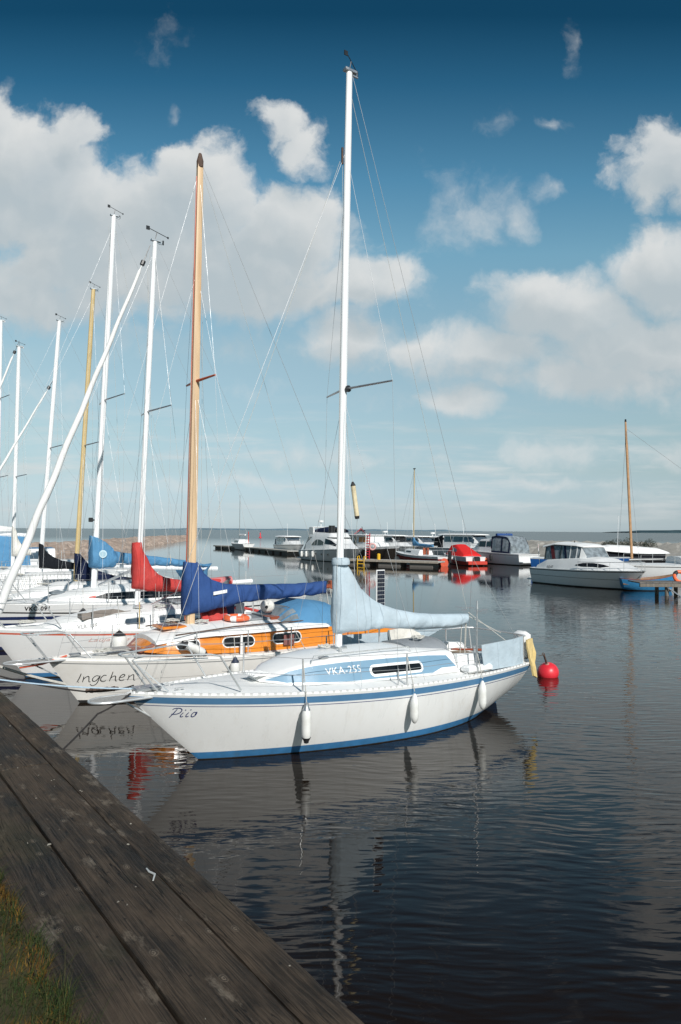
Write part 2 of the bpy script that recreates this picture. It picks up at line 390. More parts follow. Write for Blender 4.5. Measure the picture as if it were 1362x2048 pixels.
# ------------------------------------------------------------------ water
def water_material():
    m = bpy.data.materials.new('harbour_water'); m.use_nodes = True; t = NT(m.node_tree); b = t.n['Principled BSDF']
    b.inputs['Base Color'].default_value = (.0110, .0062, .0030, 1); b.inputs['IOR'].default_value = 1.34
    b.inputs['Specular IOR Level'].default_value = .5; b.inputs['Roughness'].default_value = .02
    P_ = t.node('ShaderNodeNewGeometry').outputs['Position']
    x, y, z = t.sep(P_)
    def lay(ang, along, across, detail, rough, loc=0, warp=None):
        vv = P_
        if warp is not None: vv = t.v('ADD', P_, warp)
        return t.noise(t.mapping(vv, rot=(0, 0, ang), scale=(along, across, 1), loc=(loc, loc * .7, 0)), 1.0, detail, rough)
    wv = t.scale(t.v('SUBTRACT', t.noise(P_, .55, 2, .5, col=True), (.5, .5, .5)), .45)
    a1 = lay(math.radians(38), 2.3, 9.6, 1.2, .4, 0, wv)     # main wind ripples, long crests
    a2 = lay(math.radians(54), 2.8, 11.5, 1.2, .4, 5, wv)
    a3 = lay(math.radians(22), 5, 20, 2, .5, 9, wv)     # fine ripples on top
    a4 = lay(math.radians(35), .4, 1.6, 2, .5, 3)            # slow swell
    h = t.m('ADD', t.m('ADD', t.m('MULTIPLY', a1, .0078), t.m('MULTIPLY', a2, .0044)), t.m('ADD', t.m('MULTIPLY', a3, .0011), t.m('MULTIPLY', a4, .007)))
    # sheltered in the berths by the jetty, ruffled outside them
    edge = t.m('ADD', t.m('MULTIPLY', x, .78), t.m('MULTIPLY', t.m('SUBTRACT', y, 8.), -.30))
    patch = t.noise(P_, .16, 4, .6)
    calm = t.mapr(t.m('MULTIPLY_ADD', t.m('SUBTRACT', patch, .5), 3.0, edge), -4.2, .5, .12, 1.0)
    far = t.m('MULTIPLY', t.mapr(y, 16, 45, 1.0, .5), t.mapr(t.noise(P_, .33, 3, .5), .3, .7, .55, 1.15))
    far = t.m('ADD', far, t.mapr(y, 90, 240, 0, -.45))        # open sea beyond the breakwater
    h = t.m('MULTIPLY', h, t.m('MULTIPLY', t.m('MULTIPLY', calm, far), t.mapr(y, 3.5, 8.0, .5, 1.0)))
    bn = t.node('ShaderNodeBump'); bn.inputs['Strength'].default_value = 1.0; bn.inputs['Distance'].default_value = 1.0
    t.l.new(h, bn.inputs['Height']); t.l.new(bn.outputs[0], b.inputs['Normal'])
    t.l.new(t.m('ADD', t.mapr(y, 14, 50, .012, .05), t.mapr(y, 90, 260, 0, .2)), b.inputs['Roughness'])
    return m
b = MB(); b.add([(-9000, -60, 0), (9000, -60, 0), (9000, 14000, 0), (-9000, 14000, 0)], [(0, 1, 2, 3)])
struct(b.build('water', water_material(), smooth=0))

# ------------------------------------------------------------------ jetty
def timber_material():
    m = bpy.data.materials.new('weathered_timber'); m.use_nodes = True; t = NT(m.node_tree); b = t.n['Principled BSDF']
    tc = t.node('ShaderNodeTexCoord').outputs['Object']
    oi = t.node('ShaderNodeObjectInfo').outputs['Random']
    tc = t.v('ADD', tc, t.comb(t.m('MULTIPLY', oi, 7.), t.m('MULTIPLY', oi, 13.), 0))
    wob = t.scale(t.v('SUBTRACT', t.noise(t.mapping(tc, scale=(.8, 2, 1)), 2.4, 3, .5, col=True), (.5, .5, .5)), .035)
    g = t.mapping(t.v('ADD', tc, wob), scale=(.45, 30, 30))
    grain = t.noise(g, 3.2, 6, .62)
    fine = t.noise(t.mapping(tc, scale=(1.1, 75, 75)), 2.5, 5, .65)
    blot = t.noise(t.mapping(tc, scale=(.8, 1.6, 1)), 2.3, 7, .66)
    c = t.mix(t.mapr(blot, .30, .70), (.011, .0080, .0058), (.086, .062, .043))
    c = t.mix(t.m('MULTIPLY', t.mapr(grain, .42, .66), .45), c, (.112, .084, .060))
    c = t.mix(t.m('MULTIPLY', t.mapr(fine, .54, .34), .75), c, (.009, .0075, .006))
    # long drying cracks
    ck = t.noise(t.mapping(t.v('ADD', tc, wob), scale=(.5, 13, 13), loc=(0, 7, 0)), 1.7, 3, .5)
    crack = t.mapr(t.m('ABSOLUTE', t.m('SUBTRACT', ck, .5)), .012, .0)
    gate = t.mapr(t.noise(tc, 1.4, 3, .5), .48, .6)
    crack = t.m('MULTIPLY', crack, gate)
    c = t.mix(t.m('MULTIPLY', crack, .85), c, (.006, .005, .0045))
    worn = t.noise(t.mapping(tc, scale=(1, 2.4, 1), loc=(4, 2, 0)), 2.6, 12, .74)
    c = t.mix(t.m('MULTIPLY', t.mapr(worn, .56, .66), .6), c, (.19, .155, .118))
    c = t.mix(t.m('MULTIPLY', t.mapr(worn, .66, .72), .6), c, (.36, .33, .29))
    green = t.noise(tc, 1.7, 5, .6)
    c = t.mix(t.m('MULTIPLY', t.mapr(green, .54, .72), .4), c, (.028, .030, .014))
    # knots with rings
    vo = t.node('ShaderNodeTexVoronoi'); vo.feature = 'F1'; vo.voronoi_dimensions = '2D'; t.l.new(t.mapping(t.v('ADD', tc, t.scale(wob, 1.5)), scale=(1, 1.7, 0)), vo.inputs['Vector']); vo.inputs['Scale'].default_value = 2.6
    rg = t.m('SINE', t.m('MULTIPLY', t.m('MULTIPLY_ADD', grain, .05, vo.outputs['Distance']), 150))
    pick = t.m('GREATER_THAN', t.sep(vo.outputs['Color'])[0], .45)
    kn = t.m('MULTIPLY', t.m('MULTIPLY', t.mapr(vo.outputs['Distance'], .10, .03), pick), t.mapr(rg, -.5, .9, .15, 1))
    c = t.mix(t.m('MULTIPLY', kn, .62), c, (.25, .20, .15))
    # sunken nail heads
    vn = t.node('ShaderNodeTexVoronoi'); vn.feature = 'F1'; vn.voronoi_dimensions = '2D'; t.l.new(t.mapping(tc, scale=(1, 1.3, 0)), vn.inputs['Vector']); vn.inputs['Scale'].default_value = 3.4
    nail = t.mapr(vn.outputs['Distance'], .034, .022)
    c = t.mix(t.m('MULTIPLY', nail, .7), c, (.008, .007, .007))
    t.l.new(c, b.inputs['Base Color'])
    t.l.new(t.mapr(blot, .3, .7, .6, .9), b.inputs['Roughness']); b.inputs['Specular IOR Level'].default_value = .25
    bn = t.node('ShaderNodeBump'); bn.inputs['Strength'].default_value = .9; bn.inputs['Distance'].default_value = .007
    hh = t.m('ADD', t.m('ADD', t.m('MULTIPLY', grain, .9), t.m('MULTIPLY', fine, .7)), t.m('ADD', t.m('MULTIPLY', worn, .8), t.m('MULTIPLY', kn, .7)))
    hh = t.m('SUBTRACT', hh, t.m('MULTIPLY', crack, 1.2))
    t.l.new(hh, bn.inputs['Height']); t.l.new(bn.outputs[0], b.inputs['Normal'])
    return m
TIMB = timber_material()
# local frame of the jetty: x along DD (away from the camera), y inland from its water edge
ROTJ = math.atan2(DD[1], DD[0])
jet = thing('wooden_jetty', 'dark weathered jetty of heavy planks running along the boats\' bows', 'jetty', (D1[0], D1[1], 0), ROTJ)
LJ = float(np.linalg.norm(D0 - D1))
def board(y0, y1, x0, x1, zt, seed):
    b = MB(); n = max(int((x1 - x0) / .06), 4); m_ = 9; th = .11
    def zz(x, y, e):
        return zt + .006 * mnoise.noise((x * .7 + seed, y * 2, seed)) + .003 * mnoise.noise((x * 5, y * 14, seed)) - e
    rings = []
    for i in range(n + 1):
        x = x0 + (x1 - x0) * i / n
        wob = .007 * mnoise.noise((x * 1.3, seed, 3)) + .0035 * mnoise.noise((x * 9, seed, 7)); wob2 = .007 * mnoise.noise((x * 1.3, seed, 13)) + .0035 * mnoise.noise((x * 9, seed, 17))
        ya, yb = y0 + .003 + wob, y1 - .003 + wob2
        top = []
        for j in range(m_):
            f = j / (m_ - 1); e = .007 * (max(0, 1 - f / .06) ** 2 + max(0, 1 - (1 - f) / .06) ** 2)
            top.append((x, ya + (yb - ya) * f, zz(x, ya + (yb - ya) * f, e)))
        rings.append([(x, ya, zt - th)] + top + [(x, yb, zt - th)])
    b.loft(rings, True, True)
    return b.build('plank', TIMB, jet, smooth=40)
for k, (y0, y1, segs) in enumerate([(.0, .187, [(-1.2, 7.1), (7.1, 16), (16, 32)]), (.194, .50, [(-1.2, 3.72), (3.72, 9.5), (9.5, 20), (20, 32)]),
                                    (.551, .92, [(-1.2, 5.6), (5.6, 12), (12, 32)])]):
    for i, (xa, xb) in enumerate(segs):
        board(y0, y1 + (.045 if k == 1 else 0), xa + .004, xb - .004, DOCKZ + (.004 if k == 1 else 0), k * 5.3 + i * 1.9)
b = MB(); b.box(-1.2, 32, .03, .10, .35, DOCKZ - .12, .01); b.build('fascia', TIMB, jet)
for i in range(12):
    b = MB(); b.tube([(.6 + i * 2.7, .22, -1), (.6 + i * 2.7, .22, DOCKZ - .115)], .12, 12); b.build('pile', POSTW, jet)

# land behind the jetty
def soil():
    m = bpy.data.materials.new('dark_soil'); m.use_nodes = True; t = NT(m.node_tree); b = t.n['Principled BSDF']
    tc = t.node('ShaderNodeTexCoord').outputs['Object']
    c = t.mix(t.noise(tc, 5, 6, .65), (.02, .02, .010), (.075, .055, .016)); t.l.new(c, b.inputs['Base Color']); b.inputs['Roughness'].default_value = .95
    return m
b = MB(); n = 60
rings = []
for i in range(n + 1):
    x = -6 + 46 * i / n
    rings.append([(x, .30, DOCKZ - .125), (x, .87, DOCKZ - .124), (x, .93 + .05 * mnoise.noise((x, 0, 0)), DOCKZ + .006), (x, 1.3, DOCKZ + .05), (x, 4, DOCKZ + .12), (x, 40, DOCKZ + .3)])
b.loft(rings, False, False)
o = b.build('ground', soil(), loc=(D1[0], D1[1], 0), rotz=ROTJ); struct(o)

# grass spilling over the inland edge of the planks
def grass():
    rnd = random.Random(5); b = MB()
    def blade(x, y, z, h, wd, ang, bend, mi):
        dx_, dy_ = math.cos(ang), math.sin(ang); px_, py_ = -dy_ * wd, dx_ * wd; pts = []
        for t_ in (0, .4, .75, 1):
            o_ = bend * t_ ** 1.8 * h; zz = z + h * t_ * (1 - .35 * abs(bend) * t_); k_ = 1 - t_ * .92
            pts.append(((x + dx_ * o_ - px_ * k_, y + dy_ * o_ - py_ * k_, zz), (x + dx_ * o_ + px_ * k_, y + dy_ * o_ + py_ * k_, zz)))
        b.loft(pts, False, False, mi)
    for i in range(30000):
        x = rnd.uniform(-.6, 5.2) if rnd.random() < .8 else rnd.uniform(-1.5, 12)
        edge = .87 + .10 * mnoise.noise((x * 2.3, 0, 1)) + .05 * mnoise.noise((x * 7, 0, 4)) + .03 * max(0, 1 - x / 1.5)
        d = rnd.random() ** 1.4 * .8
        y = edge + d
        dry = mnoise.noise((x * 3.2, y * 3.2, 8)) + .55 * rnd.uniform(-1, 1) - .05
        mi = (1 if rnd.random() < .55 else 2) if dry > .05 else (0 if rnd.random() < .75 else 3)
        h = rnd.uniform(.02, .06) if mi in (1, 2) else rnd.uniform(.03, .095)
        if x < .7: h *= 1.35
        blade(x, y, DOCKZ + .002, h, rnd.uniform(.0012, .0024), rnd.uniform(0, 2 * PI) if rnd.random() < .6 else rnd.uniform(-PI * .9, -PI * .1), rnd.uniform(.2, 1.5), mi)
    for i in range(160):   # long stray stems reaching over the wood
        x = rnd.uniform(-.5, 1.3); y = .88 + rnd.uniform(-.06, .2)
        blade(x, y, DOCKZ + .004, rnd.uniform(.09, .2), .0011, rnd.uniform(-PI * .95, -PI * .05), rnd.uniform(.9, 1.9), 3 if rnd.random() < .5 else 0)
    g = lambda n_, c: mat(n_, c, .7, var=.3, nscale=9, spec=.2)
    o_ = b.build('grass', [g('green_blade', (.028, .045, .011)), g('ochre_blade', (.15, .088, .015)), g('orange_moss', (.125, .055, .008)), g('olive_blade', (.06, .056, .017))],
                 smooth=0, loc=(D1[0], D1[1], 0), rotz=ROTJ, recalc=False)
    tag(o_, 'green and ochre grass spilling over the jetty planks', 'grass', kind='stuff')
grass()

# chips and droppings on the planks
b = MB(); rnd = random.Random(11)
for i in range(38):
    x = rnd.uniform(-.3, 7); y = rnd.uniform(.02, .8)
    r_ = rnd.choice((.002, .0025, .003, .004, .006)); a = rnd.uniform(0, PI); e = rnd.uniform(1, 2.6)
    pts = []
    n = 7; ring0 = []; ring1 = []
    for q in range(n):
        t_ = 2 * PI * q / n; rr = r_ * rnd.uniform(.7, 1.25)
        u_, v_ = rr * e * math.cos(t_), rr * math.sin(t_)
        ring0.append((x + u_ * math.cos(a) - v_ * math.sin(a), y + u_ * math.sin(a) + v_ * math.cos(a), DOCKZ + .0005)); ring1.append((x + .7 * (u_ * math.cos(a) - v_ * math.sin(a)), y + .7 * (u_ * math.sin(a) + v_ * math.cos(a)), DOCKZ + .007))
    b.loft([ring0, ring1], True, True)
o = b.build('litter', mat('pale_chips', (.24, .22, .185), .8, var=.3, nscale=30), loc=(D1[0], D1[1], 0), rotz=ROTJ)
tag(o, 'pale chips and droppings scattered on the jetty planks', 'litter', kind='stuff')
b = MB(); p0 = onz(293, 1740, DOCKZ); p1 = onz(309, 1764, DOCKZ)
q0 = Vector(p0); q1 = Vector(p1); dv = q1 - q0; nv = Vector((-dv.y, dv.x, 0))
b.tube([q0 + Vector((0, 0, .008)), q0 + dv * .35 + nv * -.0 + Vector((0, 0, .012)), q0 + dv * .62 + nv * .12 + Vector((0, 0, .012)), q1 + nv * -.05 + Vector((0, 0, .009))], [.004, .0055, .0055, .004], 7)
tag(b.build('bent_hook', mat('pale_metal', (.62, .62, .60), .45, .3)), 'bent pale metal hook lying across the dark planks', 'hook')

# ------------------------------------------------------------------ hulls: local x runs from the bow (0) aft to the stern (L), z = 0 is the waterline
class Hull:
    def __init__(s, L, B, zb, zm, zs, ob=.8, tr=.6, xm=.56, am=.30, ab=.62, ast=.38, zk=-.32, sr=.1, rake=.25, pb=2.0, qb=.86, camber=.07, stem_pow=1.05):
        s.__dict__.update(locals())
    def sheer(s, t): return s.zb * 2 * (t - .5) * (t - 1) + s.zm * 4 * t * (1 - t) + s.zs * 2 * t * (t - .5)
    def bd(s, t):
        if t <= s.xm: return s.B / 2 * (1 - (1 - t / s.xm) ** s.pb) ** s.qb
        return s.B / 2 * (1 - (1 - s.tr) * ((t - s.xm) / (1 - s.xm)) ** 2)
    def keel(s, t): return s.zk if t < .55 else s.zk + (s.sr - s.zk) * ((t - .55) / .45) ** 1.5
    def xs(s, z): return s.ob * max(0, 1 - z / s.zb) ** s.stem_pow if z >= 0 else s.ob + (-z) * 1.3
    def xe(s, z): return s.L - s.rake * (1 - z / s.zs) if z < s.zs else s.L
    def hw(s, t, z):
        k = s.keel(t); wv = min(max((z - k) / (s.sheer(t) - k), 0), 1)
        a = s.am + (s.ab - s.am) * (1 - t) ** 2.6 + (s.ast - s.am) * (max(0, t - .55) / .45) ** 2
        return s.bd(t) * wv ** a
    def X(s, t, z): a = s.xs(z); return a + t * (s.xe(z) - a)
    def T(s, x, z): a = s.xs(z); return min(max((x - a) / (s.xe(z) - a), 0), 1)
    def y(s, x, z): return s.hw(s.T(x, z), z)
    def deckz(s, x, y=0):
        t = min(max(x / s.L, 0), 1); bb = max(s.bd(t), .02); return s.sheer(t) + s.camber * s.bd(t) / (s.B / 2) * max(0, 1 - (y / bb) ** 2)
    def mesh(s, rows, mats, parent, N=46, name='hull'):
        """rows: from the sheer down, (('s', below sheer) or ('w', height), material index of the band under it)"""
        b = MB(); R = []
        for i in range(len(rows)):
            R.append(rows[i])
            if i + 1 < len(rows) and rows[i][0][0] == 's' and rows[i + 1][0][0] == 'w':
                for q in (.12, .26, .42, .58, .74, .88): R.append((('m', rows[i][0][1], rows[i + 1][0][1], q), rows[i][1]))
        for q in (.25, .5, .75): R.append((('k', rows[-1][0][1], q), rows[-1][1]))
        R.append((('k', rows[-1][0][1], 1.0), rows[-1][1]))
        def zof(sp, t):
            k = s.keel(t)
            if sp[0] == 's': z = s.sheer(t) - sp[1]
            elif sp[0] == 'w': z = sp[1]
            elif sp[0] == 'm': z0 = s.sheer(t) - sp[1]; z = z0 + (max(sp[2], k) - z0) * sp[3]
            else: z = sp[1] + (k - sp[1]) * sp[2] if sp[1] > k else k
            return max(z, k)
        for side in (-1, 1):
            o = len(b.v); n = len(R)
            for i in range(N + 1):
                t = (i / N) ** 1.35
                for sp, _ in R:
                    z = zof(sp, t); b.v.append((s.X(t, z), side * s.hw(t, z), z))
            for i in range(N):
                for j in range(n - 1):
                    a = o + i * n + j; b.f.append((a, a + n, a + n + 1, a + 1)); b.mi.append(R[j][1])
        o1 = N * len(R); o2 = (N + 1) * len(R) + N * len(R)
        for j in range(len(R) - 1):
            b.f.append((o1 + j, o2 + j, o2 + j + 1, o1 + j + 1)); b.mi.append(R[j][1])
        return b.build(name, mats, parent, smooth=35)
    def deck(s, m, parent, N=46, M=10, drop=.0, cut=None):
        b = MB(); rings = []
        for i in range(N + 1):
            t = (i / N) ** 1.35
            z0 = s.sheer(t) - drop
            rings.append([(s.X(t, z0), s.hw(t, z0) * f, z0 + s.camber * s.bd(t) / (s.B / 2) * (1 - f * f)) for f in [-1 + 2 * j / M for j in range(M + 1)]])
        b.loft(rings, False, False); return b.build('deck', m, parent)
    def rail(s, m, parent, h=.035, w_=.02, name='toe_rail', x0=.01, x1=1., inset=.012):
        b = MB()
        for side in (-1, 1):
            rings = []
            for i in range(41):
                t = x0 + (x1 - x0) * i / 40; z = s.sheer(t); y = max(s.hw(t, z) - inset, .004) * side; x = s.X(t, z); y2 = max(s.hw(t, z) - inset - w_, .001) * side
                rings.append([(x, y, z - .01), (x, y, z + h), (x, y2, z + h), (x, y2, z - .01)])
            b.loft(rings, True, True)
        return b.build(name, m, parent)

class House:
    """coachroof or wheelhouse: stations (x, z base, z top, half width base, half width top)"""
    def __init__(s, st, crown=.05, M=8): s.st = st; s.crown = crown; s.M = M
    def at(s, x):
        st = s.st
        if x <= st[0][0]: return st[0][1:]
        for a, b in zip(st, st[1:]):
            if x <= b[0]:
                f = (x - a[0]) / max(b[0] - a[0], 1e-6); return tuple(p + (q - p) * f for p, q in zip(a[1:], b[1:]))
        return st[-1][1:]
    def side(s, x, v, side, off=0.):
        zb, zt, wb, wt = s.at(x); y = wb + (wt - wb) * v; z = zb + (zt - zb) * v
        n = Vector((0, (zt - zb), (wb - wt))).normalized() if zt - zb > 1e-4 else Vector((0, 1, 0))
        return (x, side * (y + off * n.y), z + off * n.z)
    def mesh(s, mats, parent, name='coachroof', roof_over=0., n=30):
        b = MB(); xs_ = sorted(set([q[0] for q in s.st] + [s.st[0][0] + (s.st[-1][0] - s.st[0][0]) * i / n for i in range(n + 1)])); rings = []
        for x in xs_:
            zb, zt, wb, wt = s.at(x); r = [(x, -wb, zb)]
            rr = min(.035, (zt - zb) * .3, wt * .3)
            r += [s.side(x, 1 - rr / max(zt - zb, 1e-3), -1)]
            r += [(x, (wt - rr * .5) * f, zt + s.crown * (wt / max(q[4] for q in s.st)) * (1 - f * f)) for f in [-1 + 2 * j / s.M for j in range(s.M + 1)]]
            r += [s.side(x, 1 - rr / max(zt - zb, 1e-3), 1), (x, wb, zb)]
            rings.append(r)
        k = len(rings[0]); mis = [0, 0] + [1] * s.M + [0, 0] if isinstance(mats, (list, tuple)) and len(mats) > 1 else [0] * k
        mis = (mis + [0] * k)[:k]
        b.loft(rings, True, True, 0, mis=mis); return b.build(name, mats, parent, smooth=40)
    def patch(s, top, bot, side, off, m, parent, name, th=.012, N=24, xs_=None):
        """a thin proud panel on the side; top and bot are (x, v) polylines"""
        x0, x1 = top[0][0], top[-1][0]; ev = lambda pl, x: float(np.interp(x, [p[0] for p in pl], [p[1] for p in pl]))
        X_ = sorted(set([x0 + (x1 - x0) * i / N for i in range(N + 1)] + [p[0] for p in top if x0 <= p[0] <= x1] + [p[0] for p in bot if x0 <= p[0] <= x1]))
        b = MB(); rings = []
        for x in X_:
            a, c = ev(bot, x), ev(top, x); c = max(c, a + 1e-3)
            rings.append([s.side(x, a, side, off - th), s.side(x, a, side, off), s.side(x, (a + c) / 2, side, off), s.side(x, c, side, off), s.side(x, c, side, off - th)])
        b.loft(rings, True, True); return b.build(name, m, parent, smooth=30)
    def window(s, x0, x1, v0, v1, side, m, parent, frame=None, fw=.03, r=.06, off=.006, slant=(0, 0), name='window'):
        zb, zt, _, _ = s.at((x0 + x1) / 2); H = max(zt - zb, .05)
        def outline(g, o):
            xa, xb = x0 - g, x1 + g; a, c = v0 - g / H, v1 + g / H; rr = min(r + g, (xb - xa) / 2 * .98, (c - a) * H / 2 * .98); top = []; bot = []
            for i in range(9):
                t_ = PI / 2 * i / 8; dx_ = rr * (1 - math.cos(t_)); dv = rr * (1 - math.sin(t_)) / H
                top.append((xa + dx_, c - dv)); bot.append((xa + dx_, a + dv))
            for i in range(9):
                t_ = PI / 2 * (1 - i / 8); dx_ = rr * (1 - math.cos(t_)); dv = rr * (1 - math.sin(t_)) / H
                top.append((xb - dx_, c - dv)); bot.append((xb - dx_, a + dv))
            return top, bot
        g_ = None
        if frame:
            t_, b_ = outline(fw, 0); g_ = s.patch(t_, b_, side, off, frame, parent, name, N=6)
        t_, b_ = outline(0, 0)
        return s.patch(t_, b_, side, off + .004, m, g_ or parent, 'glass' if frame else name, N=6)

# ------------------------------------------------------------------ sail covers
def interp_profile(top, bot, n):
    x0, x1 = max(top[0][0], bot[0][0]), min(top[-1][0], bot[-1][0])
    T_ = ([p[0] for p in top], [p[1] for p in top]); B_ = ([p[0] for p in bot], [p[1] for p in bot])
    for i in range(n + 1):
        x = x0 + (x1 - x0) * i / n
        yield x, float(np.interp(x, *T_)), float(np.interp(x, *B_))
def cover(name, top, bot, m, parent, w0=.16, w1=.11, seed=0, wr=.02, n=70, flat=False, y0=0.):
    top = sorted(top); bot = sorted(bot)
    b = MB(); rings = []; K = 22; data = list(interp_profile(top, bot, n)); xa, xb = data[0][0], data[-1][0]
    for x, zt, zb in data:
        f = (x - xa) / (xb - xa); H = zt - zb; wd = w0 + (w1 - w0) * f; r = []
        endk = min(1, .35 + min(f, 1 - f) * 30)
        for j in range(K):
            a = 2 * PI * j / K; c_, s_ = math.cos(a), math.sin(a); v = .5 - .5 * c_
            prof = abs(s_) ** .75 * (1.0 if H < wd * 3.2 else (.62 + .55 * (1 - v) ** 1.2)) * (1 if s_ >= 0 else -1)
            y = wd * prof * endk; z = zb + H * v
            if not 0 < j < K: pass
            sg = (1 if s_ > 0 else 2)
            rid = lambda q: 1 - 2 * abs(q)
            fold = mnoise.noise((x * 2.2 + v * H * 2.6 + seed, v * 1.2, sg + seed)) + .55 * rid(mnoise.noise((x * 5 - (zb + H * v) * 4.5 + seed, (x + zb + H * v) * .9, 3 + seed + sg))) + .30 * rid(mnoise.noise((x * 9 - (zb + H * v) * 10, (x + zb + H * v) * 1.6 + seed, sg)))
            sag = abs(math.sin(f * PI * 7 + seed)) * .25
            y += (wr * fold * (1.0 if abs(s_) > .25 else .3)) * (1 if s_ >= 0 else -1)
            z += wr * .5 * mnoise.noise((x * 5 + seed, seed, 9)) * (1 if v < .5 else .4)
            r.append((x, y0 + y, z))
        rings.append(r)
    b.loft(rings, True, True); return b.build(name, m, parent, smooth=60)
def px_profile(along, p0, pts, q=0.): return [(lambda r_: (r_[0] - p0, r_[1]))(bl(along, q, x, y)) for x, y in pts]

def fender(label, loc, h=.5, r=.085, cap=RUBB, topcap=None, line_to=None, group='fenders hanging between the moored yachts', round_=False, tiltv=None, small=False):
    """hangs at loc (its top eye); line_to is where its line is tied"""
    t = thing('fender', label, 'fender', loc, 0, group); b = MB()
    p = [(.012, -.03), (r * .42, -.05), (r * .8, -.10), (r, -.16)] + [(r, -.16 - (h - .26) * q / 4) for q in range(1, 5)] + [(r * .8, -h + .05), (r * .42, -h + .01), (.012, -h)]
    if round_: p = [(r * math.sin(PI * q / 14) + .004, -.05 - (h - .05) * (.5 - .5 * math.cos(PI * q / 14))) for q in range(15)]
    b.lathe(p, n=20); b.build('body', FEND, t, smooth=50)
    if cap:
        b = MB(); b.lathe([(.01, 0), (.028, -.012), (r * .46, -.045), (r * .86, -.095), (r * .8, -.10), (.01, -.10)], n=18); b.build('cap', topcap or cap, t, smooth=50)
        if not small:
            b = MB(); b.lathe([(.012, -h - .012), (.03, -h - .004), (r * .55, -h + .018), (r * .98, -h + .062), (.01, -h + .064)], n=18); b.build('cap', cap, t, smooth=50)
    if line_to is not None:
        e = Vector(line_to) - Vector(loc); b = MB(); b.tube([(0, 0, 0), e], .006, 6); b.build('line', ROPEW, t)
    if tiltv: t.rotation_euler = tiltv
    return t

class Berth:
    """a yacht lying bow-in at the jetty, `along` metres down its edge; world <-> local helpers"""
    def __init__(s, name, label, along, p0, group='sailing yachts moored bow-in at the jetty', cat='sailboat'):
        s.along, s.p0 = along, p0; o = D0 + DD * along + AP * p0
        s.root = thing(name, label, cat, (o[0], o[1], 0), ROTB, group); s.M = Matrix.Translation((o[0], o[1], 0)) @ Matrix.Rotation(ROTB, 4, 'Z')
    def px(s, x, y, q=0.): p, z = bl(s.along, q, x, y); return (p - s.p0, -q, z)
    def prof(s, pts, q=0.): return px_profile(s.along, s.p0, pts, q)
    def w(s, p): return tuple(s.M @ Vector(p))

def spar(name, m, p0, p1, r0, r1, parent, squash=.72, n=16, taper=.85):
    b = MB(); p0 = Vector(p0); p1 = Vector(p1); k = 10
    b.tube([p0.lerp(p1, i / k) for i in range(k + 1)], [r0 + (r1 - r0) * max(0, (i / k - taper) / (1 - taper)) if taper < 1 else r0 for i in range(k + 1)], n, squash=squash)
    return b.build(name, m, parent, smooth=50)
def wind_vane(top, parent, s=1., ang=.5, dirl=1):
    b = MB(); x, y, z = top
    b.tube([(x, y, z), (x + .03 * s, y, z + .14 * s)], .006 * s, 5); c = Vector((x + .03 * s, y, z + .14 * s)); d = Vector((math.cos(ang), math.sin(ang) * .8, -.22)) * s
    b.tube([c - d * .14, c + d * .20], .006 * s, 5); e = c - d * .14
    b.box(e.x - .05 * s, e.x + .01 * s, e.y - .006, e.y + .006, e.z - .03 * s, e.z + .035 * s)
    b.box(c.x + d.x * .2 - .012 * s, c.x + d.x * .2 + .012 * s, c.y + d.y * .2 - .01, c.y + d.y * .2 + .01, c.z + d.z * .2 - .015 * s, c.z + d.z * .2 + .015 * s)
    b.tube([(x + .02, y, z - .01), (x + .14 * s, y, z - .03 * s)], .009 * s, 5); b.tube([(x + .14 * s, y, z - .05 * s), (x + .14 * s, y, z + .02 * s)], .014 * s, 6)
    return b.build('wind_vane', BLACKP, parent)
def masthead(top, parent, m=ALUG, r=.06):
    b = MB(); x, y, z = top; b.box(x - r * 1.5, x + r * 2.0, y - r * .7, y + r * .7, z - .03, z + .012, .004); b.box(x + r * 1.0, x + r * 2.6, y - .012, y + .012, z - .07, z - .01, .002)
    return b.build('masthead', m, parent)
def stays(name, pairs, parent, r=.0024, m=None):
    for a, c in pairs: wire(name, a, c, parent, r, m)
def guard_rail(parent, H, xs_, hgt=.42, r=.011, wire_pts=None, wr=.0035, inset=.06, lines=(1., .52), m=STEEL, sides=(-1, 1), ends=None):
    for sd in sides:
        pts = []
        for x in xs_:
            y = sd * (H.bd(x / H.L) - inset); z = H.sheer(x / H.L)
            b = MB(); b.tube([(x, y, z), (x, y, z + hgt)], r, 8); b.tube([(x, y, z), (x, y, z + .03)], r * 2.2, 8); b.build('stanchion', m, parent); pts.append((x, y, z))
        for f in lines:
            q = [Vector((x, y, z + hgt * f)) for x, y, z in pts]
            if ends:
                a, c = ends(sd, f); q = ([Vector(a)] if a else []) + q + ([Vector(c)] if c else [])
            b = MB()
            for a, c in zip(q, q[1:]): b.tube([a, c], wr, 5)
            b.build('lifeline', WIRE, parent)
def pulpit(parent, H, x_tip, z_top, x_aft, yb=.5, r=.0125, base=(.3, 1.2), mid=True, m=STEEL, tipw=.12):
    """bow rail: a bent tube round the stem with two legs each side"""
    for_y = lambda x: max(min(H.bd(max(x, .05) / H.L) - .05, yb), .07)
    b = MB(); ya = for_y(x_aft)
    left = [(base[1], -for_y(base[1]), H.deckz(base[1])), (x_aft, -ya, z_top - .03), (x_aft - .12, -ya + .02, z_top)]
    tip = [(x_tip + .05, -tipw, z_top + .01), (x_tip, -tipw * .5, z_top + .01), (x_tip, tipw * .5, z_top + .01), (x_tip + .05, tipw, z_top + .01)]
    right = [(x, -y, z) for x, y, z in left[::-1]]
    b.tube(left + tip + right, r, 9)
    b.build('pulpit', m, parent)
    for sd in (-1, 1):
        b = MB(); b.tube([(base[0], sd * for_y(base[0]), H.deckz(base[0]) - .02), (x_tip + .10, sd * tipw, z_top - .035), (x_tip + .22, sd * (tipw + .03), z_top)], r, 9); b.build('pulpit_leg', m, parent)
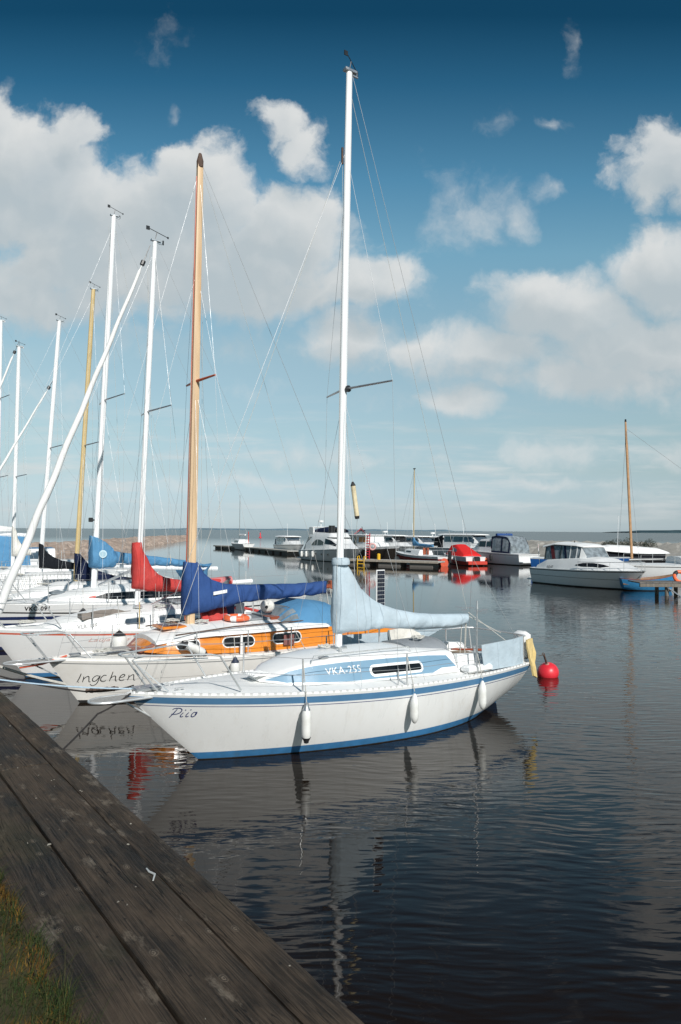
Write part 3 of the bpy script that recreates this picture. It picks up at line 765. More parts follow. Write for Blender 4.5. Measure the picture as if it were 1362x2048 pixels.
def bow_platform(parent, x0, x1, z, w_=.17, stem=None, m=STEEL):
    b = MB(); pts = []
    for i in range(25):
        a = PI / 2 + PI * i / 24; pts.append((x0 + w_ * 1.5 + w_ * 1.5 * math.cos(a), w_ * math.sin(a), z))
    b.tube([(x1, w_ * .9, z)] + pts + [(x1, -w_ * .9, z)], .016, 8); b.build('bow_platform', m, parent)
    b = MB(); rg = [(x1 - .05, w_ * .85, z - .008)] + [(p[0] + .02, p[1] * .92, z - .008) for p in pts] + [(x1 - .05, -w_ * .85, z - .008)]
    b.loft([rg, [(p[0], p[1], z + .004) for p in rg]], True, True); b.build('tread', TRAMP, parent)
    if stem: b = MB(); b.tube([(x0 + w_ * 2.2, 0, z - .015), stem], .012, 8); b.build('strut', m, parent)
def winch(parent, x, y, z, s=1.):
    b = MB(); b.lathe([(.05 * s, 0), (.05 * s, .015 * s), (.036 * s, .03 * s), (.034 * s, .07 * s), (.045 * s, .085 * s), (.045 * s, .1 * s), (.01, .105 * s)], (x, y, z), 14); b.build('winch', STEEL, parent)
def coil(parent, c, R=.12, seed=1, m=ROPEW, n=5, r=.009, name='rope_coil'):
    b = MB(); rnd = random.Random(seed); pts = []
    for i in range(n * 14):
        a = 2 * PI * i / 14; rr = R * (.6 + .5 * rnd.random()); pts.append((c[0] + rr * math.cos(a), c[1] + rr * .8 * math.sin(a), c[2] + .012 + .03 * rnd.random() + .004 * i / 14))
    b.tube(pts, r, 5); return b.build(name, m, parent)

# ================================================================== 1  the white yacht with dusty blue stripes
bt = Berth('sailboat', 'white yacht with dusty blue stripes and pale blue sail cover lettered VKA-255', -.256, 1.32)
R = bt.root
H1 = Hull(6.5, 2.06, .95, .79, .755, ob=.95, tr=.66, am=.21, ab=.46, ast=.40, sr=.16, rake=.22, zk=-.4)
H1.mesh([(('s', 0), 0), (('s', .035), 1), (('s', .125), 0), (('s', .150), 2), (('s', .160), 0), (('w', .105), 3), (('w', .012), 4)], [HULLW, STRIPE, LETN, BOOT, ANTI], R)
H1.deck(DECK, R)
# perforated toe rail
def perforated():
    m = bpy.data.materials.new('perforated_alloy'); m.use_nodes = True; t = NT(m.node_tree); b = t.n['Principled BSDF']
    x, y, z = t.sep(t.node('ShaderNodeTexCoord').outputs['Object'])
    f = t.m('LESS_THAN', t.m('FRACT', t.m('MULTIPLY', x, 10.5)), .38)
    t.l.new(t.mix(f, (.80, .80, .79), (.55, .55, .54)), b.inputs['Base Color']); b.inputs['Roughness'].default_value = .45; return m
H1.rail(perforated(), R, .026, .016, x0=.012, inset=.008)
C1 = House([(1.72, .915, .93, .16, .14), (2.0, .885, 1.04, .42, .34), (2.35, .87, 1.115, .56, .45), (2.8, .845, 1.145, .66, .53), (3.6, .825, 1.145, .715, .575), (4.3, .81, 1.115, .72, .58), (4.82, .80, 1.065, .70, .57)], .06)
C1.mesh(GEL, R)
for sd in (-1, 1):
    C1.patch([(1.78, .55), (2.05, .93), (2.6, .90), (3.5, .87), (4.66, .86), (4.80, .3)], [(1.78, .45), (2.0, .14), (2.4, .10), (3.3, .10), (4.3, .10), (4.5, .28), (4.80, .29)], sd, .005, PANEL, R, 'side_panel')
    C1.window(3.22, 4.10, .28, .56, sd, GLASS, R, GEL, fw=.035, r=.07, off=.011)
lettering('VKA-255', .138, lambda a, z: C1.side(2.52 + a, .42 + z / .31, -1, .008), LETW, R, spacing=1.05)
# name on the bow
U1 = lambda x0, z0, k, sh=.0: (lambda a, c: (x0 + (a + sh * c) * k, -(H1.y(x0 + (a + sh * c) * k, z0 + c * k)) - .005, z0 + c * k))
strokes([[(.12, 1.0), (.3, 1.13), (.75, 1.14), (.98, .98), (.97, .72), (.75, .5), (.4, .42), (.12, .46)], [(.55, 1.05), (.3, .55), (.0, .02)],
         [(1.2, .60), (1.03, .32), (1.02, .12), (1.14, .08), (1.28, .16)], [(1.72, .60), (1.55, .32), (1.54, .12), (1.65, .08), (1.8, .16)],
         [(2.42, .55), (2.22, .60), (2.05, .36), (2.04, .12), (2.19, .05), (2.37, .18), (2.49, .46), (2.47, .62), (2.39, .42), (2.37, .22)],
         ], U1(.50, .615, .112), LETN, R, .048)
for i in (1.30, 1.80): strokes([[(i, .88), (i + .1, .93)]], U1(.50, .615, .112), LETN, R, .075, name='i_dot')
# mast and rig
mb = (3.11, 0, 1.18); mt = (3.235, 0, 9.69)
spar('mast', ALU, mb, mt, .058, .050, R)
masthead(mt, R); wind_vane(mt, R, 1.05, .6)
b = MB(); b.box(3.02, 3.22, -.07, .07, 1.17, 1.235, .01); b.build('mast_step', ALUG, R)
b = MB(); b.tube([(3.12, 0, 1.56), (5.72, 0, 1.50)], .036, 12); b.build('boom', ALU, R)
CV = [(667, 1117), (690, 1122), (701, 1144), (716, 1173), (738, 1195), (760, 1208), (791, 1218), (826, 1225), (875, 1228), (933, 1227)]
CB = [(667, 1267), (694, 1266), (738, 1259), (769, 1256), (826, 1258), (875, 1256), (914, 1252), (933, 1245)]
cover('sail_cover', bt.prof(CV), bt.prof(CB), CAN_PALE, R, .14, .085, 1, .03, n=110)
b = MB(); zc = bt.prof([(683, 1122)])[0][1]; b.lathe([(.13, zc - .05), (.135, zc), (.12, zc + .04), (.085, zc + .05)], (3.14, 0, 0), 16); b.build('cover_collar', CAN_PALE, R)
zs1 = 4.95; ysp = .80
for sd in (-1, 1):
    b = MB(); b.tube([(3.17, 0, zs1), (3.17 + .26, sd * ysp, zs1 + .03)], [.018, .013], 8); b.build('spreader', ALUG, R)
    tip = (3.43, sd * ysp, zs1 + .03); cp = (3.45, sd * .93, .80)
    stays('shroud', [((3.22, 0, 8.35), tip), (tip, cp), ((3.17, 0, zs1 - .12), (2.85, sd * .9, .83)), ((3.17, 0, zs1 - .12), (3.95, sd * .92, .80))], R)
    b = MB(); b.tube([cp, (3.45, sd * .93, 1.02)], .009, 6); b.build('turnbuckle', STEEL, R)
b = MB(); b.lathe([(.05, 0), (.05, .02), (.02, .05)], (3.2, -.085, zs1), 10, axis='y'); b.build('spreader_bracket', BLACKP, R)
fs = (3.20, 0, 8.50)
b = MB(); b.box(3.105, 3.135, -.012, .012, 8.25, 8.5, .004); b.build('crane_fitting', RUST, R)
stays('forestay', [(fs, (.16, 0, .97))], R, .003); stays('halyard', [((3.1, .03, 8.3), (.42, .05, 1.0)), ((3.09, -.05, 8.2), (3.02, -.07, 1.3))], R, .003, ROPEW)
spl = (5.84, 0, 2.46)
stays('backstay', [((3.30, 0, 9.62), spl), (spl, (6.36, -.6, 1.0)), (spl, (6.36, .6, 1.0))], R, .003)
stays('topping_lift', [((3.28, 0, 9.3), (5.7, 0, 1.62))], R, .003, ROPEW)
b = MB(); pa, pb_ = Vector(bt.px(706, 970)), Vector(bt.px(714, 1033)); b.tube([pa.lerp(pb_, i / 8) for i in range(9)], [.035] * 9, 10); rr = b.build('radar_reflector', mat('cream_tube', (.68, .58, .38), .6, var=.2, nscale=9), R)
b = MB(); d_ = (pb_ - pa).normalized(); b.tube([pa - d_ * .05, pa + d_ * .01], [.012, .04], 10); b.build('end_cap', RUB, rr); b = MB(); b.tube([pb_ - d_ * .01, pb_ + d_ * .035], [.038, .03], 10); b.build('end_cap', RUB, rr)
stays('reflector_line', [((3.17, 0, zs1 - .1), pa - d_ * .05), (pb_ + d_ * .03, (3.95, .86, .85))], R, .003, ROPEW)
b = MB(); q_ = bt.px(660, 1058); b.tube([(3.06, 0, q_[2]), (2.98, 0, q_[2])], .02, 8); b.tube([(2.98, 0, q_[2] - .05), (2.98, 0, q_[2] + .05)], .045, 10); b.build('steaming_light', BLACKP, R)
# mainsheet and boom crutch at the boom end
stays('mainsheet', [((5.62, .02, 1.5), (5.55, .0, .88)), ((5.66, -.02, 1.5), (5.62, -.03, .88)), ((5.70, 0, 1.5), (5.70, .03, .88))], R, .007, ROPEW)
b = MB(); b.tube([(5.68, 0, 1.40), (5.68, 0, 1.50)], .03, 8); b.build('mainsheet_block', BLACKP, R)
stays('boom_line', [((5.74, 0, 1.56), (6.35, -.55, .95)), ((5.74, 0, 1.50), (6.3, -.2, 1.2))], R, .006, ROPEW)
# pulpit, platform, guard rails
pulpit(R, H1, -.06, 1.39, 1.0, .5, base=(.36, 1.28)); b = MB(); 
pulpit_in = MB(); pulpit_in.tube([(.46, -.2, .95), (.06, -.10, 1.33), (.9, -.36, 1.33)], .011, 8); pulpit_in.build('pulpit_rail', STEEL, R)
bow_platform(R, -.42, .5, .895, .165, (.36, 0, .60))
b = MB(); b.box(.10, .42, -.10, .10, .96, 1.0, .01); b.build('bow_fitting', ALUG, R)
b = MB(); b.box(1.62, 2.05, -.20, .10, .985, 1.0, .004); 
for i in range(5): b.box(1.64, 2.03, -.18 + i * .055, -.15 + i * .055, .999, 1.012, .002)
hb = b.build('fore_hatch', GEL, R)
for i in range(4):
    pass
guard_rail(R, H1, [2.0, 3.57, 5.0], .44, .012, ends=lambda sd, f: ((1.05, sd * .43, .93 + .45 * f), (5.95, sd * .72, .76 + .42 * f)))
# pushpit at the stern
for sd in (-1, 1):
    b = MB(); b.tube([(5.95, sd * .74, .755), (5.95, sd * .74, 1.18), (6.35, sd * .64, 1.20), (6.46, sd * .58, 1.19)], .0125, 9); b.tube([(6.42, sd * .58, .76), (6.38, sd * .61, 1.19)], .0125, 9); b.build('pushpit', STEEL, R)
b = MB(); b.tube([(6.46, -.58, 1.19), (6.5, -.3, 1.19), (6.5, .3, 1.19), (6.46, .58, 1.19)], .0125, 9); b.build('pushpit_bar', STEEL, R)
def cloth(name, pts_top, pts_bot, m, parent, th=.006, seed=0, amp=.02, n=22, k=8):
    b = MB(); rings = []
    ev = lambda pl, f: Vector([float(np.interp(f, np.linspace(0, 1, len(pl)), [p[i] for p in pl])) for i in range(3)])
    for i in range(n + 1):
        f = i / n; a, c = ev(pts_top, f), ev(pts_bot, f); r1 = []; r2 = []
        d = (ev(pts_top, min(f + .05, 1)) - ev(pts_top, max(f - .05, 0))); nn = d.cross(c - a); nn = nn.normalized() if nn.length > 1e-9 else Vector((0, 1, 0))
        for j in range(k + 1):
            v = j / k; p = a.lerp(c, v) + nn * amp * (mnoise.noise((f * 3 + seed, v * 1.5 - f * 2, seed)) + .5 * mnoise.noise((f * 7, v * 4 + f * 5, seed + 4))) * math.sin(PI * min(max(v, .08), .92))
            r1.append(p + nn * th / 2); r2.append(p - nn * th / 2)
        rings.append(r1 + r2[::-1])
    b.loft(rings, True, True); return b.build(name, m, parent, smooth=60)
yy = -.80
cloth('weather_cloth', [(5.12, -.88, 1.19), (5.95, -.77, 1.20), (6.3, -.67, 1.20)], [(5.16, -.90, .80), (5.95, -.78, .78), (6.27, -.70, .78)], CAN_PALE, R, seed=2)
cloth('weather_cloth', [(5.0, .90, 1.19), (5.9, .77, 1.20)], [(5.05, .92, .82), (5.4, .86, .98)], CAN_PALE, R, seed=6)
cloth('weather_cloth', [(3.75, .93, 1.22), (4.9, .90, 1.20)], [(3.7, .95, .86), (4.8, .92, .84)], CAN_PALE, R, seed=8, amp=.03)
cloth('sail_bag', [(4.75, .86, 1.24), (5.1, .86, 1.26), (5.4, .84, 1.15)], [(4.8, .82, .86), (5.15, .8, .86), (5.6, .8, .84)], CAN_CREAM, R, seed=9, amp=.06, th=.05)
# cockpit: coamings, well, bulkhead, hatch
for sd in (-1, 1):
    K1 = MB(); rings = []
    for x, z, w_ in ((4.83, 1.05, .07), (5.1, 1.03, .08), (5.7, 1.0, .09), (6.1, .97, .09), (6.28, .80, .05)):
        y = sd * min(.62, H1.bd(x / H1.L) - .22); rings.append([(x, y - w_, .77), (x, y - w_ * .6, z), (x, y + w_ * .6, z), (x, y + w_, .77)])
    K1.loft(rings, True, True); K1.build('coaming', GEL, R, smooth=25)
b = MB(); b.box(4.85, 5.35, -.93 + .02, -.70, .79, .90, .03); b.build('deck_locker', GEL, R)
b = MB(); b.box(4.9, 6.1, -.5, .5, .80, .845, .01); b.build('cockpit_sole', mat('shadowed_teak', (.22, .17, .12), .8, var=.3), R)
b = MB(); rings = []
for i in range(9):
    a = PI * i / 8; rings.append([(4.15, .36 * math.cos(a), 1.12 + .10 * math.sin(a)), (4.9, .40 * math.cos(a), 1.06 + .17 * math.sin(a)), (4.9, .40 * math.cos(a), 1.04), (4.15, .36 * math.cos(a), 1.08)])
b.loft(rings, True, True); b.build('companionway_hood', CAN_GREY, R, smooth=50)
b = MB(); b.box(4.84, 4.86, -.27, .27, .86, 1.13, .004); b.build('companionway_door', GLASS, R)
b = MB(); b.lathe([(.07, 0), (.075, .01), (.05, .03), (.02, .035)], (2.62, -.34, 1.165), 14); b.build('deck_vent', STEEL, R)
b = MB(); b.tube([(2.35, -.43, 1.12), (2.4, -.43, 1.22), (4.0, -.50, 1.215), (4.05, -.50, 1.12)], .009, 7); b.build('grab_rail', STEEL, R)
winch(R, 5.25, -.63, 1.02); winch(R, 5.25, .63, 1.02); winch(R, 3.0, -.2, 1.18, .7)
coil(R, (4.5, -.15, 1.24), .10, 3); coil(R, (5.4, .55, 1.02), .14, 4); coil(R, (2.95, .12, 1.195), .09, 5)
for x, y in ((.62, -.16), (.62, .16), (4.86, -.84), (6.1, -.66)):
    b = MB(); b.tube([(x - .06, y, H1.deckz(x, y) + .03), (x + .06, y, H1.deckz(x, y) + .03)], .011, 6); b.tube([(x, y, H1.deckz(x, y) - .01), (x, y, H1.deckz(x, y) + .03)], .014, 6); b.build('cleat', STEEL, R)
b = MB(); b.tube([(5.0, -.90, .78), (5.0, -.90, 1.74)], .014, 8); b.tube([(5.0, -.90, 1.74), (5.0, -.90, 1.86)], [.022, .012], 8); b.build('flag_pole', ALUG, R)
b = MB(); b.tube([(6.2, 0, .90), (5.4, .05, .98)], [.022, .015], 8); b.build('tiller', VARND, R)
b = MB(); rings = []
for z, x0_, x1_ in ((-.4, 5.75, 6.30), (.02, 5.9, 6.40), (.20, 6.05, 6.44), (.40, 6.20, 6.46)): rings.append([(x0_, -.02, z), (x1_, -.012, z), (x1_, .012, z), (x0_, .02, z)])
b.loft(rings, True, True); b.build('rudder', BOOT, R)
b = MB(); b.box(6.5, 6.66, -.56, -.26, .78, 1.24, .05); b.box(6.46, 6.54, -.5, -.3, .5, .9, .02); b.build('outboard_bracket', GEL, R)
# solar panel on a pole
b = MB(); b.tube([(3.98, .15, 1.2), (3.98, .15, 2.0)], .012, 8); b.build('panel_pole', ALUG, R)
sp = MB(); sp.box(3.90, 4.065, .12, .14, 1.72, 2.30, .006); so_ = sp.build('solar_panel', WHITEP, R)
b = MB()
for i in range(4):
    for j in range(9): b.box(3.912 + i * .0365, 3.912 + i * .0365 + .033, .116, .119, 1.738 + j * .0615, 1.738 + j * .0615 + .056)
b.build('solar_cells', SOLAR, so_)
# things hanging on it
GF = 'white fenders along the blue striped hull'
f1 = bt.px(621, 1412, 1.0); fender('slim white fender with dark cone ends, nearest the bow of the blue striped yacht', bt.w((2.01, -(H1.y(2.01, .68) + .09), .745)), .50, .060, RUB, ALUG, bt.w((2.0, -(H1.bd(2.0 / 6.5) - .06), 1.28)), GF)
fender('plain white fender amidships below the long cabin window of the blue striped yacht', bt.w((3.62, -(H1.y(3.62, .6) + .085), .72)), .43, .059, None, None, bt.w((3.57, -(H1.bd(3.57 / 6.5) - .06), 1.2)), GF)
fender('plain white fender near the stern below the pale weather cloth', bt.w((5.02, -(H1.y(5.02, .6) + .085), .72)), .45, .060, None, None, bt.w((5.0, -(H1.bd(5. / 6.5) - .06), 1.15)), GF)
c = cloth('towel', [bt.w((6.38, -.68, 1.14)), bt.w((6.60, -.60, 1.14))], [bt.w((6.47, -.74, .56)), bt.w((6.64, -.67, .50))], CAN_YEL, None, seed=12, amp=.05, n=14, th=.03)
tag(c, 'faded yellow cloth hanging folded over the stern rail', 'cloth')

# ================================================================== 2  the wooden yacht
bt = Berth('wooden_sailboat', 'cream wooden yacht with orange varnished cabin and royal blue sail cover', 3.6, 1.385)
R = bt.root
H2 = Hull(7.4, 2.36, .76, .67, .74, ob=.52, tr=.66, am=.20, ab=.42, ast=.36, sr=.08, rake=.15, zk=-.4, camber=.09)
H2.mesh([(('s', 0), 0), (('s', .04), 1), (('s', .055), 0), (('w', .05), 2), (('w', .0), 3)], [CREAM, LETG, ANTI, ANTI], R)
H2.deck(mat('cream_deck', (.74, .73, .69), .65, var=.03, dirt=(.5, .46, .38), dirtamt=.35), R); H2.rail(CREAM, R, .045, .03)
b = MB(); 
for zz in (.40, .17): 
    for i in range(30):
        x0_, x1_ = .75 + i * .2, .75 + (i + 1) * .2
        b.loft([[(x, -(H2.y(x, zz) + .0015), zz), (x, -(H2.y(x, zz - .004) + .0015), zz - .004)] for x in (x0_, x1_)], False, False)
b.build('plank_seam', LETG, R, recalc=False)
C2 = House([(1.48, .80, .84, .36, .34), (1.75, .78, .98, .62, .58), (2.3, .75, 1.04, .80, .75), (3.4, .71, 1.05, .90, .84), (4.6, .70, 1.06, .92, .85), (5.5, .70, 1.0, .88, .82), (6.2, .72, .93, .82, .78)], .10)
C2.mesh(VARN, R, 'cabin')
C2r = House([(1.62, .935, .965, .56, .55), (2.3, 1.035, 1.065, .80, .79), (3.4, 1.05, 1.082, .90, .89), (4.55, 1.055, 1.09, .91, .90), (4.95, 1.045, 1.075, .90, .89)], .13)
C2r.mesh(DECK, R, 'cabin_roof')
b = MB(); b.loft([[(1.40, -.34, .80), (1.40, .34, .80), (1.70, .54, .985), (1.70, -.54, .985)], [(1.44, -.34, .79), (1.44, .34, .79), (1.74, .54, .975), (1.74, -.54, .975)]], True, True); b.build('front_panel', VARND, R)
for sd in (-1, 1):
    for x0_, x1_ in ((1.94, 2.30), (2.74, 3.32), (3.72, 4.30)): C2.window(x0_, x1_, .34, .82, sd, GLASS, R, GEL, fw=.02, r=.09, off=.008)
    b = MB(); b.box(3.00, 3.04, sd * .955 - .012, sd * .955 + .012, .70, 1.04); b.build('window_bar', GEL, R)
    b = MB(); rr_ = []
    for x in (1.9, 3, 4, 4.8): rr_.append((x, sd * .70, C2r.at(x)[1] + .13 * (1 - (.70 / .9) ** 2) + .035))
    b.tube(rr_, .013, 7); b.build('grab_rail', RUST, R)
b = MB(); b.box(4.32 - .42, 4.32 - .2, -.945, -.935, .78, .97); b.build('curtain', mat('dull_red_curtain', (.22, .09, .08), .9), R)
strokes([[(.18, 1.0), (.12, .5), (.02, .02)], [(.12, .06), (.16, .0)],
         [(.42, .66), (.44, .4), (.42, .02)], [(.44, .36), (.62, .62), (.78, .66), (.84, .4), (.90, .06), (1.02, .06)],
         [(1.56, .68), (1.32, .72), (1.12, .42), (1.18, .12), (1.38, .14), (1.56, .5), (1.62, .70), (1.58, .2), (1.48, -.22), (1.22, -.40), (1.02, -.22)],
         [(2.10, .72), (1.92, .76), (1.74, .50), (1.76, .16), (1.98, .04), (2.14, .14)],
         [(2.52, 1.14), (2.48, .6), (2.42, .06)], [(2.46, .38), (2.64, .62), (2.80, .6), (2.84, .3), (2.90, .08), (3.0, .06)],
         [(3.18, .42), (3.40, .50), (3.50, .68), (3.36, .80), (3.18, .6), (3.14, .26), (3.30, .08), (3.54, .16)],
         [(3.82, .72), (3.84, .4), (3.80, .10)], [(3.84, .4), (4.02, .66), (4.18, .70), (4.24, .4), (4.30, .1), (4.42, .08)]],
        (lambda a, c: (.43 + (a + .06 * c) * .19, -(H2.y(.43 + (a + .06 * c) * .19, .37 + c * .155)) - .006, .37 + c * .155)), LETD, R, .036)
mb = (2.47, 0, 1.15); mt = (2.56, 0, 9.74)
b = MB(); k = 14
rings = []
for i in range(k + 1):
    f = i / k; p = Vector(mb).lerp(Vector(mt), f); r_ = .072 - .020 * max(0, f - .3) / .7; c = .03
    rings.append([(p.x - r_, p.y - r_ * .7, p.z), (p.x - r_ * .7, p.y - r_ * .85, p.z), (p.x + r_ * .7, p.y - r_ * .85, p.z), (p.x + r_, p.y - r_ * .7, p.z), (p.x + r_, p.y + r_ * .7, p.z), (p.x + r_ * .7, p.y + r_ * .85, p.z), (p.x - r_ * .7, p.y + r_ * .85, p.z), (p.x - r_, p.y + r_ * .7, p.z)])
b.loft(rings, True, True); mo = b.build('mast', SPRUCE, R)
b = MB(); b.tube([Vector(mb) + Vector((-.10, 0, .1)), Vector(mt) + Vector((-.066, 0, -.3))], .010, 5); b.build('sail_track', REDWOOD, mo)
b = MB(); b.lathe([(.062, -.12), (.066, 0), (.05, .06), (.03, .14), (.02, .15)], mt, 10); b.build('masthead', RUST, R)
zs2 = 5.62
for sd in (-1, 1):
    b = MB(); b.tube([(2.52, 0, zs2), (2.62, sd * .62, zs2 + .03)], [.03, .018], 8); b.build('spreader', REDWOOD, R)
    tip = (2.62, sd * .62, zs2 + .04)
    stays('shroud', [((2.55, 0, 9.55), tip), (tip, (2.65, sd * 1.06, .72)), ((2.52, 0, zs2 - .1), (2.2, sd * 1.02, .73)), ((2.52, 0, zs2 - .1), (3.15, sd * 1.08, .70)), ((2.54, 0, 7.6), (3.5, sd * 1.10, .70))], R, .0026)
stays('forestay', [((2.53, 0, 9.5), (.15, 0, .78)), ((2.53, 0, 7.7), (.75, 0, .80))], R, .0026); stays('backstay', [((2.6, 0, 9.7), (7.2, 0, .78))], R, .004)
stays('halyard', [((2.42, -.05, 9.3), (2.38, -.07, 1.4)), ((2.66, .05, 9.3), (2.72, .09, 1.5)), ((2.6, 0, 9.6), (5.4, 0, 1.8))], R, .003, ROPEW)
CV = [(366, 1122.6), (395, 1124), (406, 1145), (420, 1158), (447, 1167), (476, 1169), (535, 1168), (594, 1167), (651, 1162)]
CB = [(366, 1231), (394, 1227), (429, 1216.6), (453, 1213.6), (476, 1205), (535, 1199), (594, 1193), (651, 1186)]
cover('sail_cover', bt.prof(CV), bt.prof(CB), CAN_ROYAL, R, .18, .11, 4, .065, n=130)
b = MB(); b.tube([(2.6, 0, 1.60), (5.58, 0, 1.74)], .045, 10); b.box(5.56, 5.62, -.05, .05, 1.68, 1.86, .01); b.build('boom', VARND, R)
lb = MB(); xa, za = bt.prof([(426, 1187)], .19)[0]; xb_, zb_ = bt.prof([(453, 1182)], .19)[0]
lb.loft([[(xa, -.215, za - .03), (xa, -.215, za + .03), (xa, -.2, za + .03), (xa, -.2, za - .03)], [(xb_, -.215, zb_ - .03), (xb_, -.215, zb_ + .03), (xb_, -.2, zb_ + .03), (xb_, -.2, zb_ - .03)]], True, True)
lb.build('maker_label', WHITEP, R)
stays('mainsheet', [((5.5, .03, 1.7), (5.7, .1, .8)), ((5.55, -.03, 1.7), (5.75, -.05, .8)), ((5.6, 0, 1.7), (5.85, -.12, .8)), ((5.6, 0, 1.78), (5.6, -.25, .85))], R, .012, ROPEW)
# spray hood: frame of hoops with soft windows
hb_ = MB(); rings = []
for x, h_, wd in ((3.98, .02, .62), (4.3, .30, .70), (4.75, .46, .78), (5.2, .42, .82), (5.6, .22, .86), (5.72, -.25, .88)):
    rings.append([(x, wd * math.copysign(abs(math.cos(a)) ** .55, math.cos(a)), 1.10 - .38 * (x - 3.98) / 1.74 + (h_ + .38 * (x - 3.98) / 1.74 * .8) * abs(math.sin(a)) ** .7) for a in [PI * i / 14 for i in range(15)]])
hb_.loft(rings, False, False); hd = hb_.build('spray_hood', CAN_SKY, R, smooth=60)
for u0, u1 in ((9, 10.5), (11, 12.3), (5.6, 8.4)):
    b = MB(); gr = []
    for i in range(5):
        f = .28 + .9 * i / 4
        ri = int(f); fr = f - ri; row = []
        for j in range(5):
            u = u0 + (u1 - u0) * j / 4; uj = int(u); uf = u - uj
            p = [Vector(rings[ri + a_][min(uj + c_, 14)]) for a_ in (0, 1) for c_ in (0, 1)]
            pt = p[0].lerp(p[1], uf).lerp(p[2].lerp(p[3], uf), fr); ctr = Vector((pt.x, 0, .8)); row.append(pt + (pt - ctr).normalized() * .006)
        gr.append(row)
    b.loft(gr, False, False); b.build('vinyl_window', VINYL, hd, recalc=False)
b = MB(); b.box(3.30, 3.95, -.36, .36, 1.19, 1.235, .015); b.build('sliding_hatch', CAN_GREY, R)
b = MB(); b.box(3.95, 4.35, -.40, .40, 1.17, 1.245, .012); b.build('hatch_board', VARND, R)
b = MB(); b.box(1.85, 2.30, -.27, .27, 1.135, 1.185, .015); fh = b.build('fore_hatch', VARN, R); b = MB(); b.box(1.91, 2.24, -.21, .21, 1.186, 1.189); b.build('hatch_glass', GLASSB, fh)
cloth('red_sail_bundle', [(2.75, .25, 1.45), (3.3, .3, 1.42)], [(2.7, -.05, 1.20), (3.25, .0, 1.20)], CAN_RED, R, seed=3, th=.06, amp=.06)
# orange cockpit sides and stern
K2 = House([(5.4, .72, .99, .92, .90), (6.2, .73, .96, .88, .86), (7.0, .74, .93, .80, .78)], .01); K2.mesh([VARN, VARN], R, 'cockpit_coaming')
b = MB(); b.box(5.7, 6.9, -.62, .62, .93, .975, .01); b.build('cockpit_seat', VARND, R)
b = MB(); b.box(7.0, 7.3, -.5, .5, .74, .92, .03); b.build('stern_locker', CREAM, R)
pulpit(R, H2, -.40, 1.20, .30, .45, base=(.02, .62), tipw=.14); bow_platform(R, -.66, .36, .76, .17, (.22, 0, .46))
guard_rail(R, H2, [1.25, 2.2, 3.1, 3.95, 4.9, 5.8], .46, .011, ends=lambda sd, f: ((.3, sd * .3, .74 + .44 * f), (7.1, sd * .7, .74 + .44 * f)))
b = MB(); b.box(.34, .52, -.05, .05, .79, .83, .01); b.build('anchor_fitting', ALUG, R)
coil(R, (.85, -.1, .82), .15, 8); coil(R, (2.3, .35, 1.18), .14, 9); coil(R, (4.1, .5, 1.12), .11, 10); coil(R, (2.62, -.2, 1.2), .12, 19)
b = MB(); b.box(.98, 1.32, -.20, .12, .835, .86, .01); b.build('fore_deck_pad', TRAMP, R)
b = MB(); b.tube([(.30, .0, .80), (-.1, -.10, .72), (-.45, -.12, .70)], .016, 6); b.build('bow_strap', REDLINE, R)
for i, x in enumerate((3.40, 3.62)): 
    b = MB(); b.box(x, x + .18, .40, .42, 1.22, 1.45, .004); b.build('signal_flag', WHITEP if i else LETN, R)
# things lying on it
lbj = thing('lifebuoy', 'orange horseshoe-free ring lifebuoy with white bands lying on the white cabin roof', 'lifebuoy', bt.w((3.32, -.22, 1.255)), ROTB)
lbj['label'] = 'orange ring lifebuoy with pale bands lying on the white cabin roof'
b = MB(); b.torus((0, 0, 0), .20, .062, 40, 12, flat=.8); b.build('ring', ORANGE, lbj)
for a in (0, 90, 180, 270):
    b = MB(); b.torus((0, 0, 0), .20, .0645, 5, 14, flat=.8, arc=(math.radians(a + 32), math.radians(a + 58))); b.build('band', WHITEP, lbj)
GF2 = 'fenders on the wooden yacht'
fender('white fender with blue cap hanging below the middle cabin window', bt.w((2.78, -1.19, .72)), .5, .085, RUBB, None, bt.w((2.8, -1.1, 1.05)), GF2, small=True)
fender('white fender with black cap hanging below the aft cabin window', bt.w((4.18, -1.22, .74)), .5, .085, RUB, None, bt.w((4.0, -1.12, 1.1)), GF2, small=True)
f = fender('white fender lying slanted on the side deck before the forward cabin window', bt.w((1.92, -.90, 1.0)), .52, .075, RUB, None, None, GF2)
f.rotation_euler = (0, math.radians(-62), ROTB)
ftx = bt
drum = thing('fender_ball', 'round off-white fender ball under the blue boom by the spray hood', 'fender', bt.w((4.02, -.12, 1.42)))
b = MB(); b.lathe([(.004, -.13)] + [(.14 * math.sin(PI * q / 12), -.13 * math.cos(PI * q / 12)) for q in range(1, 12)] + [(.004, .13)], n=18); b.build('ball', CAN_CREAM, drum, smooth=60)
b = MB(); b.lathe([(.03, -.05), (.03, .0), (.01, .0)], (0, -.135, 0), 10, axis='y'); b.build('eye', RUB, drum)
b = MB(); b.tube([(0, 0, .12), (.02, .05, .30)], .008, 6); b.build('line', ROPEW, drum)

